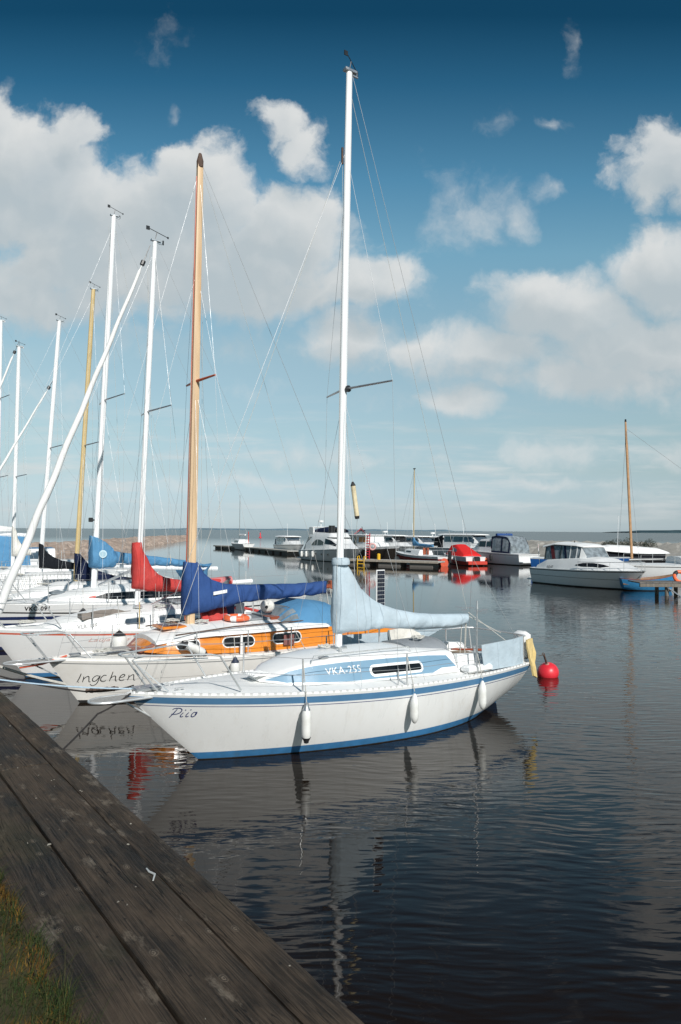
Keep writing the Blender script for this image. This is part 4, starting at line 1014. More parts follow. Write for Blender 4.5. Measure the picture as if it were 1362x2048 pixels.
# ================================================================== 3..9  the other yachts along the jetty
def rig(R, mx, z0, mt, m, r0, r1, zsp, spl, chain, H, sweep=.2, lower=True, fz=.97, bowx=.1, wr=.0026, vane=.9, ang=.5, two=False):
    mb = (mx, 0, z0); spar('mast', m, mb, mt, r0, r1, R); masthead(mt, R); wind_vane(mt, R, vane, ang)
    L = lambda z: Vector(mb).lerp(Vector(mt), (z - z0) / (mt[2] - z0)); ztop = z0 + (mt[2] - z0) * fz
    for sd in (-1, 1):
        tips = []
        for zz in ([zsp] if not two else [z0 + (mt[2] - z0) * .36, z0 + (mt[2] - z0) * .68]):
            a = L(zz); tip = a + Vector((sweep, sd * spl, .05)); b = MB(); b.tube([a, tip], [.02, .014], 7); b.build('spreader', ALUG, R); tips.append(tip)
        cp = (chain, sd * H.bd(chain / H.L) * .95, H.sheer(chain / H.L))
        stays('shroud', [(L(ztop), tips[-1]), (tips[-1], tips[0])][:2 if two else 1] + [(tips[0], cp)], R, wr)
        if lower: stays('shroud', [(L(zsp - .1), (chain + .35, cp[1], cp[2])), (L(zsp - .1), (chain - .45, cp[1] * .98, cp[2]))], R, wr)
    stays('backstay', [(mt, (H.L - .1, 0, H.zs + .05))], R, wr)
    stays('forestay', [(L(ztop), (bowx, 0, H.zb + .03))], R, wr)
    return L
def furled(R, p_top, p_bot, r, m=CAN_WHITE, seed=0, drum=True):
    """headsail rolled round its stay, with a spiral of leech folds"""
    b = MB(); n = 90; a, c = Vector(p_bot), Vector(p_top); rings = []; K = 12
    d = (c - a).normalized(); u = d.orthogonal().normalized(); v = d.cross(u)
    for i in range(n + 1):
        f = i / n; rr = r * (1 - .62 * f) * (1.0 if .015 < f < .985 else .35); ring = []
        for j in range(K):
            t_ = 2 * PI * j / K; k_ = 1 + .16 * math.cos(t_ - f * 34 + seed) + .08 * mnoise.noise((f * 20, t_, seed)); ring.append(a.lerp(c, f) + (u * math.cos(t_) + v * math.sin(t_)) * rr * k_)
        rings.append(ring)
    b.loft(rings, True, True); o = b.build('furled_headsail', m, R, smooth=70)
    b = MB(); b.tube([c, c + d * .10], [.05, .05], 8); b.tube([c + d * .1, c + d * .5], .008, 5); b.build('top_swivel', BLACKP, R)
    if drum: b = MB(); b.tube([a - d * .12, a - d * .0], [.10, .10], 12); b.build('furling_drum', BLACKP, R)
    return o

# ---- the white yacht with an orange-red line
bt = Berth('sailboat', 'white yacht with thin orange red line, faded red sail cover and white rolled headsail', 6.2, .95); R = bt.root
H3 = Hull(7.6, 2.5, .99, .87, .86, ob=.7, tr=.68, am=.20, ab=.42, ast=.34, sr=.08, rake=.2, zk=-.4)
H3.mesh([(('s', 0), 0), (('s', .055), 1), (('s', .09), 0), (('w', .10), 2), (('w', .02), 3)], [GEL, REDLINE, BOOT, ANTI], R)
H3.deck(DECK, R); H3.rail(GEL, R, .03, .02)
C3 = House([(.95, .96, .98, .25, .2), (1.35, .92, 1.08, .58, .5), (2.2, .89, 1.19, .78, .70), (4.4, .87, 1.27, .92, .80), (5.0, .87, 1.24, .90, .78)], .07); C3.mesh([GEL, DECK], R)
for sd in (-1, 1): C3.window(3.05, 4.05, .30, .72, sd, GLASSB, R, ALUG, fw=.015, r=.03); C3.window(2.35, 2.75, .35, .7, sd, GLASSB, R, ALUG, fw=.015, r=.05)
lettering('VLR-198', .16, lambda a, z: C3.side(1.47 + a * .62, .22 + z * 3.4, -1, .008), LETG, R, spacing=1.05, bold=.006)
lettering('Lauja Lips', .19, lambda a, z: (1.62 + a, -(H3.y(1.62 + a, .715 + z * .55)) - .006, .715 + z * .55), LETP, R, shear=.35)
L3 = rig(R, 2.86, 1.16, (3.15, 0, 9.14), ALU, .058, .05, 5.4, .85, 3.05, H3, ang=.1, vane=1.3)
furled(R, bt.px(284, 530), (.10, 0, 1.16), .085, seed=1)
CV = [(264, 1085.5), (281, 1083.5), (283, 1097.6), (293, 1114), (302, 1135), (314, 1147), (330, 1155), (368, 1160.6), (420, 1157), (462, 1153)]
CB = [(264, 1177.5), (286, 1181), (321, 1183), (368, 1183), (420, 1177), (462, 1168)]
tp, bp = bt.prof(CV), bt.prof(CB)
cover('sail_cover', tp, bp, CAN_RED, R, .17, .13, 7, .05, n=110)
xs_ = [p for p in tp if p[0] > 3.55]; b = MB()
cover('sail_cover', [(x, z + .012) for x, z in tp if x > 3.75], [(x, z - .012) for x, z in bp if x > 3.4], CAN_PINK, R, .168, .14, 7, .02, n=40)
b = MB(); b.tube([(2.95, 0, 1.62), (5.6, 0, 1.70)], .05, 10); b.build('boom', ALU, R)
stays('boom_vang', [((3.0, 0, 1.2), (3.9, 0, 1.6))], R, .02, ALUG); stays('halyard', [((3.0, -.09, 8.8), (2.86, -.1, 1.3)), ((3.0, .09, 8.9), (3.2, -.2, 1.3)), ((3.1, -.02, 9), (3.9, -.7, 1.0))], R, .0026, ROPEW)
pulpit(R, H3, -.2, 1.48, .9, .5, base=(.3, 1.2)); guard_rail(R, H3, [1.7, 2.8, 3.9, 5.0, 6.2], .5, .012, ends=lambda sd, f: ((.95, sd * .45, 1.0 + .46 * f), (7.3, sd * .8, .88 + .5 * f)))
b = MB(); rings = []
for i in range(9):
    f = i / 8; rings.append([(1.55 + 1.0 * f, -.60 + .04 * f - .03 + .03 * math.sin(f * 9), 1.12 + .03 * math.sin(f * 7)), (1.55 + 1.0 * f, -.56 + .04 * f, 1.24 + .05 * math.sin(f * PI) + .03 * mnoise.noise((f * 4, 1, 2))), (1.55 + 1.0 * f, -.3 + .05 * f, 1.22), (1.55 + 1.0 * f, -.3, 1.14)])
b.loft(rings, True, True); b.build('folded_cover', BROWNC, R, smooth=50)
b = MB(); b.lathe([(.10, 0), (.10, .03), (.06, .06), (.01, .065)], (2.75, -.35, 1.27), 14); b.build('deck_vent', STEEL, R)
b = MB(); b.box(3.55, 4.25, -.42, .42, 1.31, 1.36, .015); b.build('sliding_hatch', CAN_GREY, R)
cloth('spray_hood', [(4.4, -.75, 1.7), (5.0, -.1, 1.8), (4.4, .75, 1.7)], [(4.7, -.85, 1.2), (4.7, -.1, 1.25), (4.7, .85, 1.2)], CAN_GREY, R, amp=.05, seed=4, th=.02)
b = MB(); b.tube([(4.35, -.8, 1.22), (4.9, -.86, 1.2), (5.3, -.88, 1.1)], .03, 8); b.build('hood_edging', CAN_RED, R)
fender('big white fender with black cone cap hanging in front of the orange red line', bt.w((2.14, -(H3.y(2.14, .7) + .14), .93)), .62, .145, RUB, None, bt.w((2.14, -(H3.bd(2.14 / 7.6) - .05), 1.45)), 'fenders of the far yachts', small=True)
b = MB(); b.tube([(2.55, -(H3.y(2.55, .8) - .04), .92), (2.55, -(H3.y(2.55, .8) - .04), 1.45)], .012, 7); b.build('boat_hook', TANSPAR, R)
coil(R, (.7, .1, 1.04), .16, 22); coil(R, (3.2, -.5, 1.27), .14, 21)

# ---- the larger yacht with two navy stripes
bt = Berth('sailboat', 'white yacht with two navy stripes, bright blue mast cover with round badge and lettered VKC-091', 9.9, .8); R = bt.root
H4 = Hull(9.0, 3.0, 1.18, 1.06, 1.05, ob=1.0, tr=.70, am=.18, ab=.38, ast=.32, sr=.08, rake=.2, zk=-.4)
H4.mesh([(('s', 0), 0), (('s', .19), 1), (('s', .225), 0), (('w', .10), 2), (('w', .02), 3)], [GEL, BLACKP, NAVY, ANTI], R)
b = MB()
for zz, hh in ((.80, .075), (.645, .07)):
    for i in range(26):
        x0_, x1_ = .45 + i * .075, .45 + (i + 1) * .075
        b.loft([[(x, -(H4.y(x, zz + hh / 2) + .004), zz + hh / 2), (x, -(H4.y(x, zz) + .004), zz), (x, -(H4.y(x, zz - hh / 2) + .004), zz - hh / 2)] for x in (x0_, x1_)], False, False)
b.build('navy_stripe', NAVY, R, recalc=False)
H4.deck(DECK, R); H4.rail(GEL, R, .03, .02)
C4 = House([(1.9, 1.14, 1.16, .35, .3), (2.6, 1.11, 1.27, .7, .6), (3.4, 1.09, 1.37, .92, .78), (5.4, 1.07, 1.40, 1.0, .84), (6.2, 1.07, 1.36, .98, .82)], .07); C4.mesh([GEL, DECK], R)
for sd in (-1, 1):
    C4.patch([(3.0, .55), (3.3, .80), (4.4, .82), (5.6, .78)], [(3.0, .45), (3.4, .25), (4.4, .22), (5.6, .3)], sd, .006, GLASS, R, 'window')
    C4.patch([(2.9, .62), (3.05, .7)], [(2.9, .5), (3.05, .46)], sd, .010, REDP, R, 'red_flash')
lettering('VKC-091', .19, lambda a, z: (1.42 + a * .68, -(H4.y(1.42 + a * .68, .985 + z * .72)) - .006, .985 + z * .72), LETD, R, spacing=1.1, bold=.005)
L4 = rig(R, 3.22, 1.35, (3.60, 0, 11.07), ALU, .073, .062, 6.2, 1.0, 3.5, H4, ang=.2, vane=1.1)
CV = [(179, 1071), (194, 1074), (210.5, 1083.5), (224, 1095), (231, 1113)]; CB = [(179, 1136), (200, 1136.5), (224, 1135), (231, 1128)]
cover('mast_cover', bt.prof(CV), bt.prof(CB), CAN_SKY, R, .20, .15, 11, .06, n=60)
CV = [(229, 1102), (245, 1105), (280, 1109), (330, 1115), (375, 1121), (417, 1131)]; CB = [(229, 1127), (245, 1127), (280, 1129), (330, 1131), (375, 1132), (417, 1134)]
cover('rolled_mainsail', bt.prof(CV), bt.prof(CB), CAN_SKY, R, .15, .08, 12, .045, n=110)
a_, c_ = bt.px(228, 1131), bt.px(434, 1137); b = MB(); b.tube([(3.4, 0, a_[2]), c_], .06, 10); b.build('boom', ALU, R)
ba = bt.px(206, 1108, .21); b = MB(); b.lathe([(.10, -.214), (.10, -.20), (.01, -.20)], (ba[0], 0, ba[2]), 20, axis='y'); b.lathe([(.07, -.217), (.07, -.21), (.01, -.21)], (ba[0], 0, ba[2]), 20, axis='y', mi=1); b.build('badge', [mat('pale_blue_badge', (.50, .66, .72), .7), mat('grey_blue_badge', (.34, .50, .58), .7)], R)
b = MB()
for i, x in enumerate((3.9, 4.5, 5.2, 5.9)): b.tube([(x, -.15, a_[2] + .02), (x + .02, -.17, a_[2] + .12), (x + .05, 0, a_[2] + .27)], .012, 5)
b.build('sail_tie', ROPEW, R)
stays('boom_vang', [((3.35, 0, 1.45), (4.4, 0, a_[2] - .05))], R, .035, ALUG); stays('halyard', [((3.5, -.1, 10.8), (3.28, -.12, 1.5)), ((3.5, .1, 10.8), (3.9, -.3, 1.5)), ((3.58, 0, 11), (5.6, 0, 2.0))], R, .003, ROPEW)
b = MB(); q_ = bt.px(179, 1040); b.tube([(3.25, 0, q_[2]), (3.12, 0, q_[2])], .02, 6); b.box(3.08, 3.17, -.05, .05, q_[2] - .05, q_[2] + .06, .01); b.build('steaming_light', BLACKP, R)
pulpit(R, H4, -.15, 1.72, 1.1, .6, base=(.4, 1.5)); guard_rail(R, H4, [1.9, 3.2, 4.4, 5.7, 7.0, 8.2], .58, .013, ends=lambda sd, f: ((1.15, sd * .55, 1.15 + .55 * f), (8.8, sd * .9, 1.05 + .58 * f)))
coil(R, (1.0, -.2, 1.2), .22, 31); b = MB(); b.lathe([(.12, 0), (.13, .08), (.05, .14), (.01, .15)], (.75, -.15, 1.2), 12); b.build('furling_drum', BLACKP, R)
b = MB(); b.lathe([(.20, 0), (.20, .05), (.01, .1)], (2.35, .1, 1.27), 16); b.build('fore_hatch', VINYL, R)
cloth('spray_hood', [(5.8, -.9, 1.75), (6.5, 0, 1.95), (5.8, .9, 1.75)], [(6.1, -1.0, 1.35), (6.0, 0, 1.45), (6.1, 1.0, 1.35)], CAN_SKY, R, amp=.05, seed=5, th=.02)
fender('white fender with black cone cap under the VKC-091 lettering', bt.w((2.62, -(H4.y(2.62, .8) + .13), 1.02)), .6, .12, RUB, None, bt.w((2.62, -(H4.bd(2.62 / 9.) - .05), 1.7)), 'fenders of the far yachts', small=True)

# ---- four more hulls further down, told apart by mast and cover
def far_yacht(label, along, p0, L, B, zb, mast_px, mast_m, mast_r, cov, cov_m, hullm, cabin, zsp_f=.5, furl=None, stripe=None, two=False, boom_to=None, ang=.3, window=GLASSB, extra=None, dz=0.):
    bt = Berth('sailboat', label, along, p0); R = bt.root
    H = Hull(L, B, zb, zb * .9, zb * .88, ob=.9, tr=.68, am=.19, ab=.40, ast=.30, sr=.08, rake=.2, zk=-.4)
    H.mesh([(('s', 0), 0), (('s', .10), 1), (('s', .20), 0), (('w', .10), 2), (('w', .02), 3)], [hullm, stripe or hullm, BOOT, ANTI], R)
    H.deck(DECK, R); H.rail(GEL, R, .03, .02)
    x0, x1, hh = cabin; zz = zb * .9 + .05
    C = House([(x0, zz, zz + .02, B * .12, B * .1), (x0 + .7, zz, zz + hh * .6, B * .25, B * .2), (x0 + 1.4, zz - .02, zz + hh, B * .32, B * .26), (x1, zz - .04, zz + hh, B * .34, B * .28)], .06); C.mesh([GEL, DECK], R)
    for sd in (-1, 1): C.window(x0 + 1.5, x0 + 2.3, .3, .7, sd, window, R, ALUG, fw=.015, r=.04); C.window(x0 + 2.5, x1 - .3, .3, .7, sd, window, R, ALUG, fw=.015, r=.04)
    mt = bt.px(*mast_px[0]); mbp = bt.px(*mast_px[1]); zdeck = zz + hh * .6
    rig(R, mbp[0], zdeck, mt, mast_m, mast_r, mast_r * .85, zdeck + (mt[2] - zdeck) * zsp_f, .8, mbp[0] + .25, H, ang=ang, wr=.003, two=two, vane=.9)
    if cov:
        tp, bp = bt.prof(cov[0]), bt.prof(cov[1]); cover('sail_cover', tp, bp, cov_m, R, .18, .12, along, .035)
        zb_ = bp[-1][1]; b = MB(); b.tube([(mbp[0], 0, zb_ + .08), (tp[-1][0] + .15, 0, zb_ + .12)], .05, 9); b.build('boom', mast_m, R)
    if furl: furled(R, bt.px(*furl[0]), (.12, 0, zb + .2), furl[2], seed=along)
    pulpit(R, H, -.15, zb + .55, 1.0, .55, base=(.4, 1.3)); guard_rail(R, H, [1.7, 2.9, 4.1, 5.3, 6.5], .55, .013, wr=.004, ends=lambda sd, f: ((1.0, sd * .5, zb + .5 * f), (L - .3, sd * B * .32, zb * .88 + .55 * f)))
    stays('halyard', [((mt[0] - .05, -.1, mt[2] - .3), (mbp[0], -.1, zdeck + .2)), ((mt[0], .1, mt[2] - .3), (mbp[0] + .6, .3, zdeck))], R, .003, ROPEW)
    coil(R, (.9, -.1, zb + .03), .2, int(along * 3)); coil(R, (x0 + 1.0, .2, zz + hh * .9), .18, int(along * 5))
    b = MB(); b.box(x0 + .95, x0 + 1.35, -.25, .25, zz + hh * .78, zz + hh * .95, .03); b.build('fore_hatch', VINYL, R)
    if extra: extra(bt, R, H, C)
    return bt
far_yacht('white yacht with tan painted mast and dark navy sail cover', 12.5, .9, 7.6, 2.6, 1.05, ((187, 577), (150, 1180)), TANSPAR, .066,
          ([(149, 1105.5), (159.5, 1107), (169, 1119), (176, 1127), (196, 1141), (220, 1149), (262, 1155)], [(144.5, 1159), (178, 1166), (240, 1166), (262, 1166)]), CAN_NAVY, GEL, (1.6, 5.0, .34), .47)
def net_rail(bt, R, H, C):
    b = MB()
    for sd in (-1,):
        for i in range(46):
            x = 1.2 + i * .10; y = sd * (H.bd(x / H.L) - .06); z = H.sheer(x / H.L)
            b.tube([(x, y, z), (x + .12, y, z + .5)], .005, 4); b.tube([(x + .12, y, z), (x, y, z + .5)], .005, 4)
    b.build('rail_netting', ROPEW, R)
far_yacht('white yacht with white mast, black sail cover and slim rolled headsail', 15.3, .9, 8.2, 2.8, 1.1, ((119, 640), (78, 1160)), ALU, .066,
          ([(77.0, 1086), (84.6, 1088), (91.6, 1103), (104, 1112), (123, 1121), (152, 1126)], [(77.0, 1136), (110, 1138), (152, 1139)]), CAN_BLACK, GEL, (1.5, 5.4, .42), .5, furl=((96, 778), (-60, 1110), .06), extra=net_rail)
far_yacht('white yacht with white mast and off white triangular sail cover', 18.3, .9, 8.4, 2.9, 1.15, ((38, 692), (25, 1150)), ALU, .066,
          ([(24, 1050), (32, 1059), (35, 1075), (41, 1087), (49, 1094), (62, 1100)], [(21, 1112), (40, 1113), (62, 1110)]), CAN_CREAM, GEL, (1.6, 5.4, .45), .42, furl=((28, 707), (-90, 920), .075), stripe=STRIPE)
def bluecover(bt, R, H, C):
    b = MB(); a, c = bt.px(-30, 1068), bt.px(52, 1071); b.tube([a, c], .09, 8); b.build('boom', ALU, R)
    cloth('boom_tent', [a, c], [(a[0], -1.0, 1.3), (c[0], -1.0, 1.3)], CAN_SKY, R, amp=.12, seed=7, th=.03)
    b = MB(); b.tube([bt.px(-20, 1060), bt.px(24, 1060)], [.2, .12], 10); b.build('rolled_sail', CAN_WHITE, R)
far_yacht('white yacht partly out of frame with blue boom tent and tall bare mast', 21.4, .9, 9.0, 3.0, 1.2, ((2, 640), (-8, 1140)), ALU, .07, None, None, GEL, (1.8, 5.8, .45), .5, two=True, extra=bluecover)
def bluestripe(bt, R, H, C):
    b = MB(); b.box(3.6, 5.9, -.85, .85, 1.5, 2.1, .12); 
    C5 = House([(2.9, 1.3, 1.35, .85, .8), (3.5, 1.3, 1.98, .95, .82), (5.6, 1.3, 2.0, .98, .85)], .05); C5.mesh([GEL, STRIPE], R, 'wheelhouse')
    for sd in (-1, 1): C5.window(3.5, 4.3, .35, .85, sd, GLASSB, R, WHITEP, fw=.03, r=.05); C5.window(4.45, 5.3, .35, .85, sd, GLASSB, R, WHITEP, fw=.03, r=.05)
bt = far_yacht('white motor sailer with broad blue band along its wheelhouse side', 25.5, 1.2, 10.0, 3.2, 1.45, ((-60, 700), (-70, 1120)), ALU, .07, None, None, GEL, (1.5, 3.0, .2), .5, stripe=STRIPE, extra=bluestripe)

# ---- mooring lines from the bows to the jetty
def rope(label, pts, m, r, sag=.05, name='mooring_line', group='mooring lines at the jetty'):
    b = MB(); full = []
    for a, c in zip(pts, pts[1:]):
        a, c = Vector(a), Vector(c)
        for i in range(13): full.append(a.lerp(c, i / 12) - Vector((0, 0, sag * 4 * (i / 12) * (1 - i / 12))))
    b.tube(full, r, 6); return tag(b.build(name, m), label, 'rope', group)
tip1 = Vector(D0 + DD * -.256 + AP * 1.32); tip1.z = .95
loc1 = lambda x, y, z: Vector(D0 + DD * (-.256 + y) + AP * (1.32 + x)) * 1.0 + Vector((0, 0, z - DOCKZ))
loc2 = lambda x, y, z: Vector(D0 + DD * (3.6 + y) + AP * (1.385 + x)) + Vector((0, 0, z - DOCKZ))
dk = lambda al, inn, z=1.12: Vector(D0 + DD * al - AP * inn) + Vector((0, 0, z - DOCKZ))
rope('dark mooring line slanting down from the blue striped bow to the jetty side', [loc1(.05, -.05, .95), loc1(-.38, -.20, .80), dk(-1.55, -.06, .62)], ROPED, .011, .02)
rope('pale blue mooring line stretched level to the blue striped bow', [loc1(.1, .05, .98), dk(.62, .02, 1.13), dk(2.0, .3, 1.12)], ROPEB, .009, .03)
rope('black mooring line with a chafed shackle end near the cream bow', [loc1(.15, .12, 1.0), loc1(-.35, .45, .93), dk(1.2, .0, 1.12)], ROPED, .010, .03)
b = MB(); pa, pb_ = loc1(-.02, .18, .975), loc1(-.33, .43, .935)
for i in range(9): b.tube([pa.lerp(pb_, i / 9), pa.lerp(pb_, (i + .9) / 9)], [.02 + .012 * (i % 2), .026], 7)
tag(b.build('chain', RUST), 'short rusty chain lying along the black mooring line at the white bow', 'chain')
rope('tan mooring line with black marks running along the jetty edge', [dk(1.25, -.01, 1.13), dk(2.2, .08, 1.13), dk(3.2, .2, 1.12)], ROPEY, .014, .0)
rope('white mooring line from the wooden yacht stem to the jetty', [loc2(.35, 0, .32), dk(3.9, .0, 1.05)], ROPEW, .022, .06)
# ---- red mooring buoy astern of the first yacht
bp = onz(1104, 1356, 0)
by = thing('mooring_buoy', 'round red mooring buoy with dark leaning iron shaft floating behind the stern', 'buoy', (bp[0], bp[1] + .2, 0))
b = MB(); rr = .215; b.lathe([(.004, -.10)] + [(rr * math.sin(PI * q / 16), .085 - rr * .92 * math.cos(PI * q / 16)) for q in range(1, 16)] + [(.004, .085 + rr * .92)], n=28)
o = b.build('ball', BUOYRED, by, smooth=60); o.rotation_euler = (math.radians(14), math.radians(-22), 0)
b = MB(); dv = Vector((-.36, -.45, .80)).normalized(); c0 = Vector((0, 0, .10)); b.tube([c0 + dv * .17, c0 + dv * .44], .020, 9); b.build('shaft', RUST, by)
b = MB(); b.tube([c0 + dv * .185, c0 + dv * .212], [.05, .035], 12); b.build('collar', mat('dull_pink', (.45, .2, .17), .6), by)
b = MB(); e = c0 + dv * .44; b.torus(tuple(e + Vector((-.01, 0, .012))), .024, .008, 14, 6, tilt=Matrix.Rotation(1.2, 3, 'X')); b.tube([e, e + Vector((-.10, .02, -.03))], .006, 5); b.build('ring', RUST, by)

# ================================================================== the far side of the harbour
def gx(px, dist): return (px - IW / 2) / FOC * dist
class Craft:
    def __init__(s, name, label, bow, aft, cat, group=None, scale=(1, 1, 1)):
        a = math.atan2(aft[1], aft[0]); s.root = thing(name, label, cat, (bow[0], bow[1], 0), a, group); s.root.scale = scale; s.M = Matrix.Translation((bow[0], bow[1], 0)) @ Matrix.Rotation(a, 4, 'Z') @ Matrix.Diagonal((*scale, 1))
    def w(s, p): return tuple(s.M @ Vector(p))
GM = 'motorboats at the far pontoon'
def planing(L, B, zb, zs, **k):
    kw = dict(ob=L * .14, tr=.92, am=.16, ab=.62, ast=.14, sr=-.25, rake=.1, zk=-.35, pb=2.2, qb=.72, xm=.5, camber=.05); kw.update(k)
    return Hull(L, B, zb, (zb + zs) / 2 * .97, zs, **kw)
def hull_of(R, H, hullm=GELF, band=None, boot=ANTI, topm=None, rub=BLACKP):
    H.mesh([(('s', 0), 0), (('s', .10), 1), (('s', .14), 2), (('w', .07), 3)], [topm or hullm, rub, hullm, boot], R, N=26)
    H.deck(GELF, R, N=20, M=6)
def rails(R, H, x0, x1, h=.5, n=5, name='bow_rail'):
    b = MB(); pts = []
    for sd in (-1, 1):
        line = []
        for i in range(n + 1):
            x = x0 + (x1 - x0) * i / n; y = sd * max(H.bd(max(x, .1) / H.L) - .08, .05); z = H.sheer(x / H.L)
            b.tube([(x, y, z), (x, y, z + h)], .014, 5); line.append((x, y, z + h))
        b.tube(line, .018, 5); pts.append(line[0])
    b.tube(pts, .018, 5); b.build(name, STEEL, R)
def posts_fender(R_craft, H, xs_, side, label, group):
    for i, x in enumerate(xs_):
        fender(label[i], R_craft.w((x, side * (H.y(x, H.sheer(x / H.L) - .4) + .12), H.sheer(x / H.L) - .1)), .62, .12, None, None, None, group)

# ---- the white sports cruiser on the right
cr = Craft('motor_cruiser', 'white sports cruiser with grey hull side, white hardtop and maroon canvas corner', (14.95, 35.6), (-.44, .898), 'motorboat', None, (.755, .95, 1))
R = cr.root; H = planing(9.2, 2.9, 1.0, .86, ob=1.5, ab=.75, zk=-.4, rake=.0)
H.mesh([(('s', 0), 0), (('s', .05), 1), (('s', .09), 2), (('m', .05, .1, .5), 2), (('w', .50), 3), (('w', .47), 2), (('w', .05), 4)][:3] + [(('w', .50), 3), (('w', .475), 2), (('w', .06), 4)], [GELF, BLACKP, GREYHULL, LETG, ANTI], R, N=30)
H.deck(GELF, R)
CA = House([(.35, .96, 1.0, .30, .2), (1.6, .97, 1.18, .85, .55), (3.2, .94, 1.48, 1.22, .85), (4.3, .92, 1.52, 1.34, 1.05), (6.2, .89, 1.42, 1.36, 1.12), (7.6, .87, 1.34, 1.32, 1.12), (8.6, .86, 1.02, 1.24, 1.15)], .10); CA.mesh(GELF, R, 'cabin')
for sd in (-1, 1): CA.patch([(2.1, .62), (2.5, .70), (4.0, .60), (4.6, .42)], [(2.1, .58), (2.6, .30), (4.0, .28), (4.6, .38)], sd, .012, GLASS, R, 'cabin_window')
HT = House([(3.9, 1.40, 1.46, .85, .80), (4.5, 1.42, 2.08, 1.0, .82), (5.0, 1.44, 2.16, 1.02, .86), (7.6, 1.36, 2.18, 1.06, .92), (7.95, 1.34, 2.10, 1.06, .92)], .06)
HT.mesh(VINYL, R, 'window_screen')
RF = House([(4.35, 2.08, 2.12, .86, .82), (4.9, 2.15, 2.22, .93, .88), (7.0, 2.20, 2.28, 1.0, .94), (8.2, 2.02, 2.12, 1.02, .95)], .07); RF.mesh(WHITEP, R, 'hardtop')
for sd in (-1, 1):
    HT.patch([(4.05, .98), (4.5, .97)], [(3.95, .02), (4.12, .02)], sd, .03, WHITEP, R, 'windscreen_post', N=4)
    for x in (4.85, 5.45): HT.patch([(x - .05, .98), (x + .03, .98)], [(x - .14, .02), (x - .06, .02)], sd, .02, WHITEP, R, 'window_post', N=2)
    for x in (6.35, 7.9): b = MB(); b.loft([[HT.side(x + o_, v, sd, .02) for o_ in (-.05, .05)] for v in (.0, .5, .98)], False, False); b.build('canvas_seam', BLACKP, R, recalc=False)
    b = MB(); b.loft([[HT.side(6.95 + .35 * v + o_, v * .9 + .03, sd, .025) for o_ in (-.17, .17)] for v in (0, .33, .66, 1)], False, False); b.build('maroon_panel', mat('maroon_canvas', (.13, .015, .02), .8), R, recalc=False)
    b = MB(); b.loft([[HT.side(5.75 + .3 * v + o_, v * .96 + .02, sd, .022) for o_ in (-.10, .10)] for v in (0, .5, 1)], False, False); b.build('dark_panel', CAN_NAVY, R, recalc=False)
b = MB(); b.box(5.3, 5.8, .2, .6, 1.0, 1.75, .05); b.build('helm_seat', mat('pink_beige_vinyl', (.52, .32, .25), .6), R)
lettering('KGJ-471', .20, lambda a, z: (7.35 - a, (H.y(7.35 - a, .8) + .02) if False else CA.side(7.35 - a, .06 + z * 2.0, 1, .014)[1], CA.side(7.35 - a, .06 + z * 2.0, 1, .014)[2]), LETD, R)
rails(R, H, .15, 4.2, .42, 5)
b = MB(); b.box(.02, .3, -.1, .1, .98, 1.03, .02); b.tube([(.16, 0, .97), (.45, .02, .55)], .05, 8); b.build('anchor_roller', STEEL, R)
b = MB(); b.box(9.1, 9.75, -1.15, 1.15, .16, .24, .03); b.build('swim_platform', GELF, R)
b = MB(); b.tube([(8.6, .95, 1.0), (8.75, .98, 2.2)], .02, 6); b.build('flag_staff', WHITEP, R); cloth('flag', [(8.72, .98, 2.2), (8.9, .9, 2.12)], [(8.70, .98, 1.95), (8.85, .9, 1.9)], REDP, R, amp=.02, n=8, k=4)
b = MB(); b.tube([(6.0, .2, 2.3), (6.0, .2, 2.42)], .03, 6); b.build('mast_light', BLACKP, R)

# ---- the big flybridge yacht
cr = Craft('motor_yacht', 'big white motor yacht with arched side windows and navy canvas roof', (1.9, 63.5), (-.5, .866), 'motorboat', GM, (.74, .74, .70))
R = cr.root; H = planing(13.0, 4.1, 1.85, 1.35, ob=2.4, zk=-.5); hull_of(R, H, rub=LETG)
CA = House([(1.6, 1.78, 1.82, .7, .5), (3.4, 1.68, 2.3, 1.45, 1.0), (5.0, 1.58, 3.0, 1.75, 1.40), (6.0, 1.52, 3.25, 1.80, 1.50), (9.6, 1.40, 3.25, 1.82, 1.55), (11.2, 1.36, 2.3, 1.80, 1.65)], .06); CA.mesh(GELF, R, 'deckhouse')
for sd in (-1, 1):
    CA.patch([(3.9, .75), (4.8, .88), (6.2, .86)], [(3.9, .45), (4.8, .48), (6.2, .46)], sd, .015, GLASS, R, 'saloon_window')
    for x0_, x1_ in ((6.5, 8.0), (8.15, 9.6)):
        arc = [(x0_ + (x1_ - x0_) * i / 10, .40 + (.42 * math.sin(PI * (.5 * i / 10 if x0_ > 7 else .5 - .5 * i / 10 + .0)) if False else .40 * math.sin(PI * ((i / 10 * .5 + .5) if x0_ > 7 else (i / 10 * .5 + .0)) + (.0)))) for i in range(11)]
        if x0_ < 7: arc = [(x, .40 + .40 * math.sin(PI / 2 * (.35 + .65 * (x - x0_) / (x1_ - x0_)))) for x, _ in arc]
        else: arc = [(x, .40 + .40 * math.cos(PI / 2 * (x - x0_) / (x1_ - x0_))) for x, _ in arc]
        CA.patch(arc, [(x0_, .36), (x1_, .36)], sd, .015, GLASS, R, 'saloon_window')
    for x in (5.2, 6.6, 8.0):
        b = MB(); b.lathe([(.17, -.01), (.17, .01), (.01, .012)], (x, sd * (H.y(x, 1.0) + .005), 1.0), 14, axis='y'); b.build('porthole', GLASS, R)
FB = House([(4.6, 3.2, 3.26, 1.2, 1.0), (5.4, 3.2, 3.75, 1.5, 1.25), (9.4, 3.2, 3.85, 1.55, 1.35), (10.6, 3.2, 3.95, 1.5, 1.4)], .02); FB.mesh(GELF, R, 'flybridge')
b = MB(); rings = []
